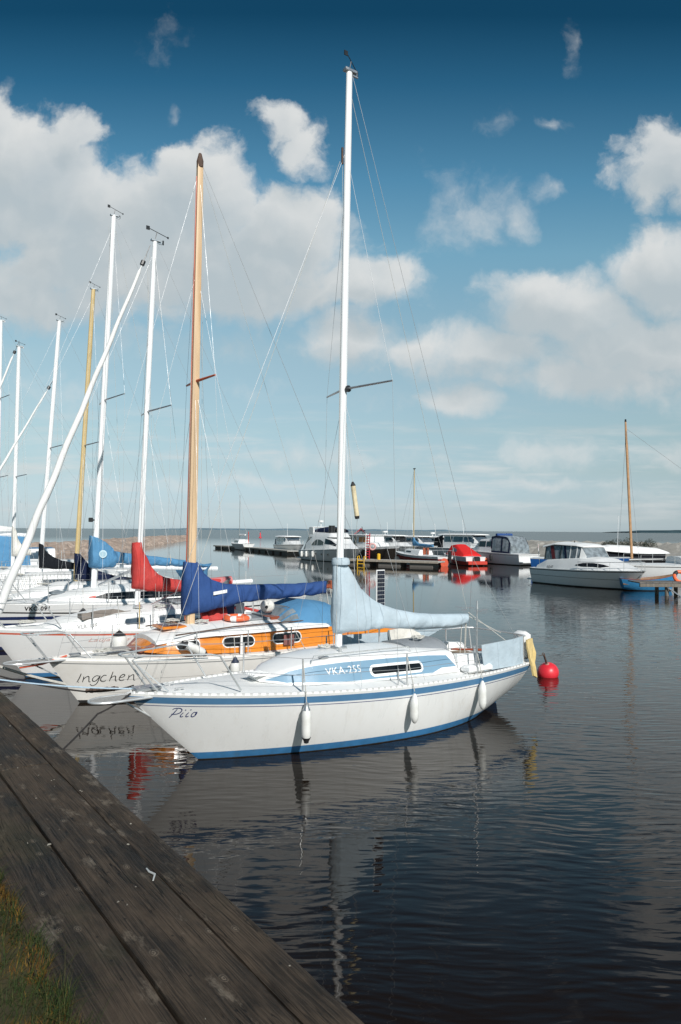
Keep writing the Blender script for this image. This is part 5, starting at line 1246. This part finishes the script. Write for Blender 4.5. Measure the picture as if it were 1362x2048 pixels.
for i in range(13):
    x = 5.2 + 4.4 * i / 12; zt = 4.35 + .22 * math.sin(PI * i / 12) + .05 * math.sin(i * 1.7)
    rings.append([(x, 1.25 * math.cos(a), 3.86 + (zt - 3.86) * math.sin(a) ** .6) for a in [PI * j / 10 for j in range(11)]])
b.loft(rings, False, False); b.build('canvas_roof', CAN_NAVY, R, smooth=50)
b = MB(); b.box(9.6, 10.9, -1.45, -1.2, 3.2, 4.5, .1); b.box(9.6, 10.9, 1.2, 1.45, 3.2, 4.5, .1); b.box(9.7, 10.7, -1.45, 1.45, 4.4, 4.6, .08); ra = b.build('radar_arch', GELF, R)
b = MB(); b.lathe([(.05, 4.6), (.06, 5.2), (.35, 5.22), (.36, 5.45), (.2, 5.5), (.01, 5.5)], (10.2, 0, 0), 14); b.build('radar_dome', WHITEP, R)
b = MB(); b.loft([[(11.0, -1.6, 1.4), (11.0, 1.6, 1.4)], [(10.2, -1.6, 3.2), (10.2, 1.6, 3.2)]], False, False); b.build('aft_screen', VINYL, R, recalc=False)
for sd in (-1, 1): b = MB(); b.loft([[(10.0, sd * 1.66, 1.45), (12.0, sd * 1.66, 1.45)], [(9.9, sd * 1.55, 3.2), (10.7, sd * 1.55, 3.2)]], False, False); b.build('side_curtain', VINYL, R, recalc=False)
b = MB(); b.box(12.95, 13.9, -1.7, 1.7, .2, .32, .04); b.build('swim_platform', GELF, R)
rails(R, H, .3, 6.5, .62, 7)
posts_fender(cr, H, (8.6, 10.4, 11.8), 1, ['white fender on the motor yacht, nearest its bow', 'white fender on the motor yacht, the middle of three', 'white fender on the motor yacht, nearest its stern'], 'fenders on the big motor yacht')

# ---- the dark hulled wheelhouse boat
cr = Craft('wheelhouse_boat', 'dark brown hulled boat with white wheelhouse and orange wood interior', (5.6, 68.0), (-.55, .835), 'motorboat', GM, (.82, .82, .84))
R = cr.root; H = Hull(10.5, 3.5, 1.75, 1.45, 1.4, ob=1.3, tr=.85, am=.16, ab=.5, ast=.16, sr=-.2, zk=-.5)
H.mesh([(('s', 0), 0), (('s', .26), 1), (('w', .05), 2)], [GELF, BROWNHULL, ANTI], R, N=26); H.deck(GELF, R)
CA = House([(3.0, 1.5, 1.55, .9, .8), (3.6, 1.5, 2.0, 1.2, 1.1), (5.6, 1.45, 2.05, 1.3, 1.2)], .04); CA.mesh(GELF, R, 'fore_cabin')
CB_ = House([(4.6, 1.45, 2.85, 1.25, 1.15), (10.2, 1.4, 2.8, 1.35, 1.25)], .03); CB_.mesh(GELF, R, 'wheelhouse')
for sd in (-1, 1):
    CB_.window(4.75, 5.6, .45, .88, sd, INTW, R, None, off=.012, r=.03, name='wood_window'); CB_.window(5.7, 6.5, .45, .88, sd, INTW, R, None, off=.012, r=.03, name='wood_window')
    CB_.window(6.9, 7.5, .1, .9, sd, GLASS, R, None, off=.012, r=.03, name='side_door'); CB_.window(7.8, 9.3, .45, .85, sd, GLASSB, R, GELF, fw=.04, r=.06)
b = MB(); b.box(4.4, 10.6, -1.5, 1.5, 2.84, 2.96, .04); b.build('roof', GELF, R)
b = MB(); b.tube([(7.2, 0, 2.95), (7.6, 0, 3.9)], .04, 6); b.tube([(8.2, -.5, 2.95), (7.5, 0, 3.5)], .03, 6); b.tube([(8.2, .5, 2.95), (7.5, 0, 3.5)], .03, 6); b.tube([(7.5, -.4, 3.4), (7.5, .4, 3.4)], .08, 8); b.build('signal_mast', BLACKP, R)
cloth('bunting', [(8.6, .5, 3.0), (7.7, .05, 3.75), (6.2, .3, 3.0)], [(8.5, .5, 2.97), (7.7, .05, 3.5), (6.3, .3, 2.97)], mat('red_bunting', (.45, .10, .12), .8, var=.5, nscale=7), R, amp=.1)
rails(R, H, .3, 4.4, .6, 5)

# ---- row of white cabin boats behind
def saloon_boat(label, bow, aft, L, ztop, win, seed=0, arch=False, canvas=None):
    cr = Craft('cabin_boat', label, bow, aft, 'motorboat', GM); R = cr.root; H = planing(L, L * .34, 1.15, .95, ob=L * .12); hull_of(R, H)
    CA = House([(L * .14, 1.12, 1.16, .4, .3), (L * .28, 1.05, 1.5, .9, .65), (L * .40, 1.0, ztop - .1, 1.2, .95), (L * .82, .95, ztop - .1, 1.25, 1.05)], .02); CA.mesh(GELF, R, 'cabin')
    for sd in (-1, 1):
        CA.window(L * .36, L * .50, .48, .86, sd, win, R, None, off=.014, r=.05); CA.window(L * .52, L * .66, .48, .86, sd, win, R, None, off=.014, r=.05); CA.window(L * .68, L * .80, .48, .86, sd, win, R, None, off=.014, r=.05)
    b = MB(); b.loft([[(L * .285, -.72, 1.52), (L * .285, .72, 1.52)], [(L * .395, -.9, ztop - .14), (L * .395, .9, ztop - .14)]], False, False); o = b.build('windscreen', win, R, recalc=False); o.location = (-.03, 0, .03)
    RF = House([(L * .34, ztop - .09, ztop - .03, 1.1, 1.0), (L * .5, ztop - .09, ztop, 1.25, 1.15), (L * .9, ztop - .09, ztop - .02, 1.28, 1.18)], .07); RF.mesh(WHITEP, R, 'roof')
    rails(R, H, .25, L * .4, .5, 4)
    b = MB(); b.tube([(L * .6, .2, ztop), (L * .62, .2, ztop + 1.6)], .018, 5); b.build('whip_aerial', WHITEP, R)
    if arch: b = MB(); b.lathe([(.05, ztop), (.05, ztop + .3), (.3, ztop + .32), (.3, ztop + .5), (.01, ztop + .52)], (L * .7, 0, 0), 12); b.build('radar_dome', WHITEP, R)
    if canvas: cloth('aft_canvas', [(L * .82, 1.2, ztop - .1), (L * .98, 1.1, ztop - .5)], [(L * .82, 1.25, 1.0), (L * .99, 1.15, 1.0)], canvas, R)
    return cr
aft = (-.5, .866)
saloon_boat('white cabin boat with dark windows showing behind the brown hull bow', (gx(832, 82), 82), aft, 9, 2.35, GLASS, arch=True)
saloon_boat('white cabin boat with blue tinted windows behind the red hulled yacht', (gx(884, 84), 84), aft, 9, 2.25, GLASSB)
saloon_boat('white cabin boat with a small radar dome behind the red tarpaulin', (gx(930, 86), 86), aft, 9, 2.2, GLASS, arch=True)
saloon_boat('long white saloon boat with dark roof front and curtained windows', (gx(1012, 76), 76), aft, 11, 2.55, GLASSB, canvas=CAN_BLACK)
saloon_boat('small white cruiser by the pontoon left of the big motor yacht', (gx(598, 88), 88), (-.3, .95), 8.5, 2.1, GLASSB, canvas=CAN_GREY)
# ---- tiny sailing yacht at the pontoon end
cr = Craft('sailboat', 'tiny distant white yacht with bare mast at the pontoon end', (gx(467, 108), 108), (.42, -.90), 'sailboat'); R = cr.root
H = Hull(7.5, 2.5, 1.05, .9, .9, ob=.8, tr=.7, sr=.1); H.mesh([(('s', 0), 0), (('w', .08), 1)], [GELF, ANTI], R, N=20); H.deck(GELF, R, N=12)
C = House([(1.8, .95, 1.0, .4, .3), (2.6, .95, 1.45, .7, .6), (5.2, .93, 1.45, .85, .7)], .04); C.mesh(GELF, R)
for sd in (-1, 1): C.window(2.9, 4.8, .3, .7, sd, GLASS, R, None, off=.012)
spar('mast', ALUG, (3.1, 0, 1.4), (3.2, 0, 7.9), .06, .05, R); b = MB(); b.tube([(3.2, 0, 2.1), (5.9, 0, 2.15)], [.16, .1], 8); b.build('boom_cover', CAN_WHITE, R); rails(R, H, .1, 1.6, .55, 3, 'pulpit')
b = MB(); b.tube([(6.4, .3, .9), (6.4, .3, 2.6)], .05, 6); b.build('ensign_staff', REDP, R)
# ---- red hulled yacht with blue cover
cr = Craft('sailboat', 'red hulled yacht with white deck, tan mast and bright blue sail cover', (gx(792, 66.5), 66.5), (.46, -.888), 'sailboat', None, (.76, .76, .82)); R = cr.root
H = Hull(10.2, 2.9, 1.25, 1.0, .95, ob=1.3, tr=.72, am=.24, ab=.52, ast=.30, sr=.1, zk=-.4, xm=.55); H.mesh([(('s', 0), 0), (('s', .24), 1), (('w', .40), 2), (('w', .36), 1), (('w', .1), 2)], [GELF, REDANTI, WHITEP, ANTI], R, N=30); H.deck(GELF, R)
C = House([(2.4, 1.15, 1.2, .4, .3), (3.2, 1.1, 1.55, .8, .65), (6.4, 1.03, 1.5, 1.0, .8)], .05); C.mesh(GELF, R); C.window(3.5, 4.6, .35, .7, -1, GLASS, R, None, off=.012); C.window(3.5, 4.6, .35, .7, 1, GLASS, R, None, off=.012)
b = MB(); b.box(6.42, 6.46, -.4, .4, 1.05, 1.75, .01); b.build('companionway_door', VARND, R)
m0 = Vector((3.9, 0, 1.5)); spar('mast', TANSPAR, m0, (3.98, 0, 10.2), .075, .06, R); b = MB(); b.box(3.8, 4.2, -.05, .05, 10.15, 10.25, .01); b.build('masthead', BLACKP, R)
cover('sail_cover', [(3.75, 2.9), (3.95, 2.9), (4.2, 2.5), (5.0, 2.2), (7.9, 2.1)], [(3.75, 1.9), (5, 1.9), (7.9, 1.85)], CAN_SKY, R, .16, .12, 3, .03, n=30)
stays('shroud', [((3.96, 0, 10), (4.1, s_ * 1.38, 1.05)) for s_ in (-1, 1)], R, .01); stays('forestay', [((3.95, 0, 10), (.1, 0, 1.25))], R, .01); stays('backstay', [((3.98, 0, 10.2), (10.1, 0, 1))], R, .01)
rails(R, H, .1, 1.8, .6, 3, 'pulpit'); rails(R, H, 8.4, 10.1, .6, 3, 'pushpit')
b = MB(); b.lathe([(.5, -.04), (.5, .04), (.01, .05)], (10.25, -.2, .30), 22, axis='x'); o = b.build('rudder', mat('orange_red_paint', (.62, .10, .05), .5), R)
b = MB(); b.box(10.2, 10.5, .3, .6, .3, 1.5, .05); b.build('outboard_motor', BLACKP, R)
# ---- boat under the red tarpaulin
cr = Craft('motorboat', 'white motorboat under a bright red tarpaulin with a small window patch', (gx(893, 66), 66.0), (.30, -.954), 'motorboat', GM, (.80, .80, .78)); R = cr.root
H = planing(7.0, 2.5, 1.15, .95); H.mesh([(('s', 0), 0), (('s', .5), 1), (('w', .06), 2)], [GELF, REDP, ANTI], R, N=22); H.deck(GELF, R)
T_ = House([(1.2, 1.05, 1.15, .8, .5), (2.4, 1.0, 2.1, 1.15, .55), (3.6, .98, 2.2, 1.2, .6), (6.2, .95, 1.15, 1.15, .95)], .08); T_.mesh(CAN_BRIGHTRED, R, 'tarpaulin'); T_.window(3.3, 4.4, .45, .75, -1, GLASSB, R, None, off=.02, name='window_patch')
b = MB(); b.box(6.9, 7.5, -1.1, 1.1, .1, .5, .05); b.build('swim_platform', REDP, R); b = MB(); b.box(7.0, 7.45, -.3, .3, .12, .95, .06); b.build('outboard_motor', BLACKP, R)
# ---- white cabin cruiser with blue folding top
cr = Craft('motorboat', 'white cabin cruiser with navy framed clear canopy over its stern', (gx(934, 69.0), 69.0), (.50, -.866), 'motorboat', GM); R = cr.root
H = planing(8.2, 2.7, 1.2, .95, ob=.7); hull_of(R, H, rub=LETG)
CA = House([(1.3, 1.12, 1.18, .5, .4), (2.2, 1.08, 1.6, .95, .75), (3.0, 1.05, 2.15, 1.15, .92), (4.7, 1.0, 2.2, 1.2, 1.0)], .06); CA.mesh(GELF, R, 'cabin')
for sd in (-1, 1):
    CA.patch([(2.55, .62), (2.95, .86), (3.85, .86)], [(2.55, .50), (3.0, .42), (3.85, .42)], sd, .015, GLASS, R, 'window'); CA.window(4.0, 4.6, .44, .84, sd, GLASS, R, None, off=.015, r=.05)
TP = House([(4.6, 1.05, 2.4, 1.15, 1.0), (5.2, 1.03, 2.5, 1.18, 1.02), (6.6, 1.0, 2.4, 1.15, 1.0), (7.1, .98, 1.7, 1.12, 1.0)], .05); TP.mesh(VINYL, R, 'canopy')
for sd in (-1, 1):
    for x in (4.68, 6.0, 6.9): b = MB(); b.loft([[TP.side(x + o_, v, sd, .02) for o_ in (-.07, .07)] for v in (0, .5, 1)], False, False); b.build('canopy_seam', CAN_NAVY, R, recalc=False)
    for v in (.05, .96): b = MB(); b.loft([[TP.side(4.6 + 2.4 * i / 8, v + o_, sd, .022) for o_ in (-.05, .05)] for i in range(9)], False, False); b.build('canopy_seam', CAN_NAVY, R, recalc=False)
b = MB(); b.tube([(5.1, -.9, 2.58), (5.1, .9, 2.58)], .13, 8); b.build('rolled_top', CAN_ROYAL, R); b = MB(); b.box(8.2, 8.7, -1.2, 1.2, .2, .35, .04); b.build('swim_platform', GELF, R)
rails(R, H, .2, 3.0, .5, 4); posts_fender(cr, H, (4.9,), -1, ['black fender on the side of the white cabin cruiser'], 'dark fenders')
for o in bpy.data.objects:
    if o.get('label', '').startswith('black fender on the side'):
        for c in o.children: c.data = c.data.copy(); c.data.materials[0] = RUB

# ---- cluster at the far right: covered boats, rowing boat, landing stage
cr = Craft('sailboat', 'low white hulled yacht with tan wooden mast lying behind the landing stage', (27.0, 41.5), (-1.0, -.02), 'sailboat'); R = cr.root
H = Hull(11.5, 3.0, 1.25, 1.1, 1.1, ob=1.0, tr=.7, am=.2, ab=.5, ast=.3, sr=.05, zk=-.4); H.mesh([(('s', 0), 0), (('s', .08), 1), (('s', .12), 0), (('w', .1), 1)], [GELF, BLACKP, ANTI], R, N=24); H.deck(GELF, R)
C = House([(2.4, 1.2, 1.25, .5, .4), (3.5, 1.15, 1.5, .9, .7), (8.0, 1.12, 1.5, 1.05, .85)], .05); C.mesh(GELF, R)
for sd in (-1, 1): C.window(4.0, 5.4, .3, .7, sd, GLASSB, R, None, off=.012); C.window(5.8, 7.4, .3, .7, sd, GLASSB, R, None, off=.012)
xm_ = 27.0 - gx(1262, 41.4); mzt = CAMH + (1063 - 842) * 41.4 / FOC
spar('mast', mat('orange_varnished_mast', (.42, .24, .12), .45, var=.15, nscale=5), (xm_, 0, 1.4), (xm_ + .34, 0, mzt), .075, .05, R); b = MB(); b.lathe([(.06, mzt), (.05, mzt + .12), (.01, mzt + .15)], (xm_ + .34, 0, 0), 8); b.build('masthead', BLACKP, R)
stays('shroud', [((xm_ + .3, 0, mzt - .3), (xm_ + .2, s_ * 1.45, 1.2)) for s_ in (-1, 1)], R, .008); stays('forestay', [((xm_ + .3, 0, mzt - .4), (.2, 0, 1.3))], R, .008)
guard_rail(R, H, [1.5, 3.2, 5, 6.8, 8.6, 10.4], .55, .014, wr=.008)
cr = Craft('motorboat', 'white boat shrouded under a long white winter cover with dark sides', (gx(1352, 56), 56), (-1, .03), 'motorboat', GM, (.58, .7, .74)); R = cr.root
H = planing(11, 3.2, 1.3, 1.1); hull_of(R, H, hullm=BLACKP, topm=GELF)
T_ = House([(1.2, 1.75, 1.85, .9, .5), (2.6, 1.7, 2.15, 1.5, .9), (6.0, 1.75, 2.35, 1.7, 1.0), (9.0, 1.9, 2.45, 1.6, 1.0), (10.4, 2.0, 2.25, 1.2, .9)], .15); T_.mesh(CAN_WHITE, R, 'winter_cover'); C = House([(2.0, 1.2, 1.75, 1.2, 1.25), (10.6, 1.1, 2.0, 1.3, 1.3)], .02); C.mesh(CAN_BLACK, R, 'side_curtain')
b = MB(); b.tube([(7.7, 0, 2.4), (7.6, 0, 5.6)], .035, 6); b.build('mast', ALU, R)
cr = Craft('motorboat', 'blue hulled open motorboat with white helm and clear spray screen', (gx(1262, 48), 48), (-.82, .57), 'motorboat', GM); R = cr.root
H = planing(6.5, 2.3, 1.25, 1.05); H.mesh([(('s', 0), 0), (('s', .06), 1), (('w', .05), 2)], [GELF, mat('strong_blue_paint', (.02, .12, .38), .4), ANTI], R, N=22); H.deck(GELF, R)
C = House([(2.3, 1.2, 1.3, .6, .5), (2.9, 1.15, 1.95, .8, .65), (3.9, 1.1, 2.0, .85, .7)], .04); C.mesh(VINYL, R, 'spray_screen'); b = MB(); b.box(4.2, 4.9, -.5, .5, 1.1, 1.55, .08); b.build('helm_seat', GELF, R)
for sd in (-1, 1): b = MB(); b.tube([(2.3, sd * .6, 1.25), (2.9, sd * .7, 2.0), (3.9, sd * .75, 2.05), (3.95, sd * .85, 1.1)], .035, 6); b.build('screen_frame', BLACKP, R)
cr = Craft('rowing_boat', 'sky blue wooden rowing boat tied by the landing stage', (gx(1352, 36.4), 36.2), (-1, .06), 'rowing boat'); R = cr.root
H = Hull(2.9, 1.25, .86, .60, .62, ob=.35, tr=.62, am=.3, ab=.6, ast=.3, sr=.05, zk=-.15); H.mesh([(('s', 0), 0), (('s', .03), 1), (('w', .04), 2)], [VARND, mat('sky_blue_boat_paint', (.045, .25, .50), .45, var=.1), ANTI], R, N=22)
b = MB(); rings = []
for i in range(21):
    t = .04 + .94 * i / 20; rings.append([(H.X(t, .45), H.hw(t, H.sheer(t)) * f * .93, .30 if abs(f) < .9 else H.sheer(t) - .01) for f in (-1, -.85, 0, .85, 1)])
b.loft(rings, False, False); b.build('inner_hull', mat('worn_wood_lining', (.28, .17, .10), .7, var=.2), R)
for x in (.9, 1.7, 2.4): b = MB(); wd = H.bd(x / H.L) * .9; b.box(x - .1, x + .1, -wd, wd, .46, .49, .005); b.build('thwart', VARND, R)
cr = Craft('rowing_boat', 'pale grey rowing boat end beside the blue rowing boat', (22.3, 36.6), (-1, .02), 'rowing boat'); R = cr.root
H = Hull(3.6, 1.3, .85, .62, .62, ob=.3, tr=.7, sr=.05, zk=-.15); H.mesh([(('s', 0), 0), (('w', .04), 1)], [GELF, ANTI], R, N=20); H.deck(CAN_GREY, R, N=16, drop=.05)
lr = thing('lifebuoy', 'orange red ring lifebuoy with dark mark by the pale rowing boat', 'lifebuoy', (gx(1358, 34.4), 34.3, .80)); b = MB(); b.torus((0, 0, 0), .27, .085, 28, 9, tilt=Matrix.Rotation(math.radians(62), 3, 'X')); b.build('ring', ORANGE, lr); b = MB(); b.torus((0, 0, 0), .27, .092, 6, 9, tilt=Matrix.Rotation(math.radians(62), 3, 'X'), arc=(1.9, 2.7)); b.build('band', RUB, lr)
# landing stage
st = thing('landing_stage', 'low grey plank landing stage on posts at the right edge', 'jetty', (0, 0, 0))
b = MB()
for i in range(43): b.box(13.7 + i * .30, 13.7 + i * .30 + .285, 33.2, 34.6, .56, .615, .008)
b.build('decking', mat('grey_decking', (.15, .135, .12), .85, var=.25, nscale=3), st)
b = MB(); b.box(13.7, 26.6, 33.16, 33.26, .40, .555, .01); b.build('beam', POSTW, st)
for i, x in enumerate((15.0, 15.9, 18.6, 21.4, 24.2)):
    for y in (33.35, 34.4): b = MB(); b.tube([(x, y, -1), (x, y, .555)], .09, 9); b.build('post', POSTW, st)
for x, dx_ in ((14.9, .75), (17.3, -.8)): b = MB(); b.tube([(x, 33.3, .45), (x + dx_, 32.7, -.2)], .035, 7); b.build('mooring_arm', ALUG, st)

# ---- floating pontoons
def pontoon(label, p0, p1, wd, zt=.45, ends=None):
    a = Vector((*p0, 0)); c = Vector((*p1, 0)); L = (c - a).length; t = thing('pontoon', label, 'pontoon', a, math.atan2(c.y - a.y, c.x - a.x), 'floating pontoons of the far harbour')
    b = MB(); b.box(0, L, -wd / 2, wd / 2, zt - .12, zt, .02); b.build('deck', PONT, t)
    n = max(int(L / 2.6), 1)
    for i in range(n): b = MB(); b.box(i * L / n + .3, (i + 1) * L / n - .5, -wd / 2 + .1, wd / 2 - .1, -.3, zt - .125, .04); b.build('float', mat('dark_float', (.12, .11, .10), .8), t)
    b = MB(); b.box(0, L, -wd / 2 - .07, -wd / 2 - .003, zt - .16, zt + .02, .01); b.build('fender_board', mat('pale_board', (.33, .29, .24), .8, var=.2), t)
    return t
pontoon('long narrow pontoon running out to the tiny distant yacht', (-18.6, 111.5), (-12.2, 101), 1.8)
pontoon('pontoon section between the tiny distant yacht and the motor yacht stern', (-12.0, 100.4), (-5.2, 85), 2.0)
pt = pontoon('pontoon finger in front of the dark hull and the red hulled yacht', (.7, 61.2), (8.0, 57.2), 1.5, .5)
pontoon('short pontoon finger with an orange end behind the red tarpaulin', (10.9, 66), (13.6, 65.4), 1.2, .4)
b = MB(); b.box(12.9, 13.75, 64.75, 65.0, .25, .52, .03); tag(b.build('fender_board', ORANGE), 'orange fender board on the short pontoon finger end', 'fender')
ld = thing('ladder', 'tall red ladder with white rails standing on the pontoon', 'ladder', (gx(735, 60.6), 60.3, .5), math.radians(-25)); 
for s_ in (-.17, .17): b = MB(); b.tube([(s_, 0, 0), (s_, .1, 2.15)], .045, 6); b.build('rail', WHITEP if s_ < 0 else LADRED, ld)
for i in range(9): b = MB(); b.tube([(-.17, .012 + .01 * i, .2 + i * .22), (.17, .012 + .01 * i, .2 + i * .22)], .04, 6); b.build('rung', LADRED, ld)
b = MB(); b.torus((.42, .0, 1.05), .24, .07, 20, 7, tilt=Matrix.Rotation(PI / 2, 3, 'X')); tag(b.build('lifebuoy', mat('pink_white_ring', (.66, .35, .33), .5), None, loc=(gx(735, 60.6), 60.2, .5)), 'faded pink ring lifebuoy hung beside the red ladder', 'lifebuoy')
yl = thing('ladder', 'small yellow swim ladder at the pontoon edge', 'ladder', (gx(722, 60.0), 59.6, .0), math.radians(-28))
for s_ in (-.3, .3): b = MB(); b.tube([(s_, -.02, -.4), (s_, -.02, .75), (s_, .3, .78), (s_, .4, .5)], .04, 6); b.build('rail', YELLOW, yl)
for z in (-.1, .15, .4): b = MB(); b.tube([(-.3, -.02, z), (.3, -.02, z)], .035, 6); b.build('rung', YELLOW, yl)
b = MB(); b.lathe([(.14, 0), (.14, .45), (.1, .5), (.01, .52)], n=12); o = b.build('bollard', YELLOW, None, loc=(gx(757, 60), 59.3, .5)); tag(o, 'short yellow bollard on the pontoon finger', 'bollard')

# ---- breakwaters of boulders
def rock_material(name, c0, c1):
    m = bpy.data.materials.new(name); m.use_nodes = True; t = NT(m.node_tree); b = t.n['Principled BSDF']; g = t.node('ShaderNodeNewGeometry').outputs['Position']
    vo = t.node('ShaderNodeTexVoronoi'); t.l.new(g, vo.inputs['Vector']); vo.inputs['Scale'].default_value = .9
    c = t.mix(vo.outputs['Color'], c0, c1); n = t.noise(g, 1.6, 6, .65); c = t.mix(t.mapr(n, .4, .7), c, c0)
    t.l.new(c, b.inputs['Base Color']); b.inputs['Roughness'].default_value = .9
    return m
def breakwater(name, pts, wd, h, m, step=.5, seed=0):
    b = MB(); P_ = [Vector((x, y, 0)) for x, y in pts]; rings = []; prof = [(-1, -.6), (-.86, -.05), (-.7, .35), (-.5, .75), (-.3, 1), (.3, 1), (.55, .7), (.8, .2), (1, -.6)]
    for a, c in zip(P_, P_[1:]):
        n = max(int((c - a).length / step), 1); d = (c - a).normalized(); nn = Vector((-d.y, d.x, 0))
        for i in range(n):
            p = a.lerp(c, i / n); taper = 1.0; r = []
            for j in range(len(prof) * 3 - 2):
                k_ = j / 3; k0 = int(k_); k1 = min(k0 + 1, len(prof) - 1); f = k_ - k0; u = prof[k0][0] * (1 - f) + prof[k1][0] * f; v = prof[k0][1] * (1 - f) + prof[k1][1] * f
                q = p + nn * u * wd; s_ = .32 * mnoise.noise((q.x * .9, q.y * .9, v * 2 + seed)) + .22 * mnoise.noise((q.x * 2.1, q.y * 2.1, v * 4))
                r.append((q.x + s_ * .5, q.y + s_ * .5, v * h + s_ * (1 if v > -.3 else .2)))
            rings.append(r)
    b.loft(rings, False, False); o = b.build(name, m, smooth=0); return struct(o)
RK1 = rock_material('tan_boulders', (.27, .205, .165), (.50, .40, .33)); RK2 = rock_material('grey_boulders', (.22, .21, .19), (.42, .40, .36))
breakwater('breakwater', [(-75, 52), (-40, 74), (-33, 92), (-36, 120), (-41, 168), (-42.5, 185), (-41.5, 192)], 5, 1.15, RK1, seed=1)
breakwater('breakwater', [(3, 131), (14, 112), (24, 96), (40, 82), (60, 74), (110, 68)], 4.5, 1.6, RK2, seed=3)
def bush(label, x, y, z, r, h, m, seed):
    rnd = random.Random(seed); b = MB()
    for i in range(420):
        a = rnd.uniform(0, 2 * PI); rr = r * math.sqrt(rnd.random()); zz = h * rnd.random() * (1 - .6 * (rr / r) ** 2); s_ = rnd.uniform(.05, .13); u = Vector((rnd.gauss(0, 1), rnd.gauss(0, 1), rnd.gauss(0, 1) + .6)).normalized(); v = u.orthogonal().normalized()
        c = Vector((rr * math.cos(a), rr * math.sin(a), zz)); b.add([c - v * s_ * .4, c + u * s_ * 1.6, c + v * s_ * .4], [(0, 1, 2)])
    t = thing('bush', label, 'bush', (x, y, z), 0, 'bushes on the breakwater'); b.build('foliage', m, t, smooth=0, recalc=False)
    b = MB()
    for i in range(7): a = 2 * PI * i / 7; b.tube([(0, 0, -.2), (r * .5 * math.cos(a), r * .5 * math.sin(a), h * .7)], [.03, .01], 4)
    b.build('stem', POSTW, t)
BG = mat('dull_green_leaf', (.05, .06, .025), .8, var=.4, nscale=2); BB = mat('brown_leaf', (.14, .10, .05), .8, var=.4, nscale=2); BD = mat('dark_leaf', (.03, .038, .024), .8, var=.4, nscale=2)
bush('brown bush on the breakwater behind the dark hulled boat', gx(797, 118), 119, 1.1, 2.6, 1.3, BB, 2)
for i, px_ in enumerate((1228, 1245, 1268, 1290, 1312)): bush('dark low bush on the right breakwater, ' + ['leftmost of the five', 'second of the five from the left', 'middle one of the five', 'fourth of the five from the left', 'rightmost of the five'][i], gx(px_, 77), 78.5, 1.3, .75 + .25 * (i % 2), .75 + .35 * ((i * 7) % 3) / 2, BD, 10 + i)
for i in range(4): bush('green brown bush on the left breakwater root, ' + ['nearest of the four', 'second nearest of the four', 'third nearest of the four', 'farthest of the four'][i], -52 + i * 3.2, 66.5 + i * 1.9, 1.3, 1.6, 1.3, BG if i % 2 else BB, 30 + i)
# ---- far land, channel mark
def shore(pts, dist, m, name='far_land'):
    b = MB(); rings = []
    for px_, h in pts: x = gx(px_, dist); rings.append([(x, dist, -2), (x, dist, h * .6), (x, dist + 60, h), (x, dist + 400, h), (x, dist + 500, -2)])
    b.loft(rings, False, False); struct(b.build(name, m, smooth=0))
LAND = mat('hazy_wooded_shore', (.13, .20, .25), .95, var=.15, nscale=.02, spec=0)  # blue of the distance haze is put into the shore's base colour
rnd = random.Random(2)
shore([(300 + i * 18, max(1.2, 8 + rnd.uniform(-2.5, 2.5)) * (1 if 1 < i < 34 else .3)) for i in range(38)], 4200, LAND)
shore([(1278 + i * 12, (2 + i * 1.3 if i < 6 else 9 + i * .4) + rnd.uniform(-1, 1)) for i in range(20)], 3200, mat('dark_hazy_shore', (.05, .085, .10), .95, var=.15, nscale=.02, spec=0))  # nearer, darker shore, its colour also tinted blue in place of air haze
cm = thing('channel_buoy', 'distant red conical channel buoy on the open sea', 'buoy', (gx(521, 250), 250, 0)); cm.scale = (.7, .7, .7); b = MB(); b.lathe([(.8, -.3), (.8, .3), (.35, .6), (.3, 2.2), (.02, 2.9)], n=12); b.build('body', BUOYRED, cm); b = MB(); b.tube([(0, 0, 2.8), (0, 0, 3.3)], .12, 6); b.build('lamp', BLACKP, cm)
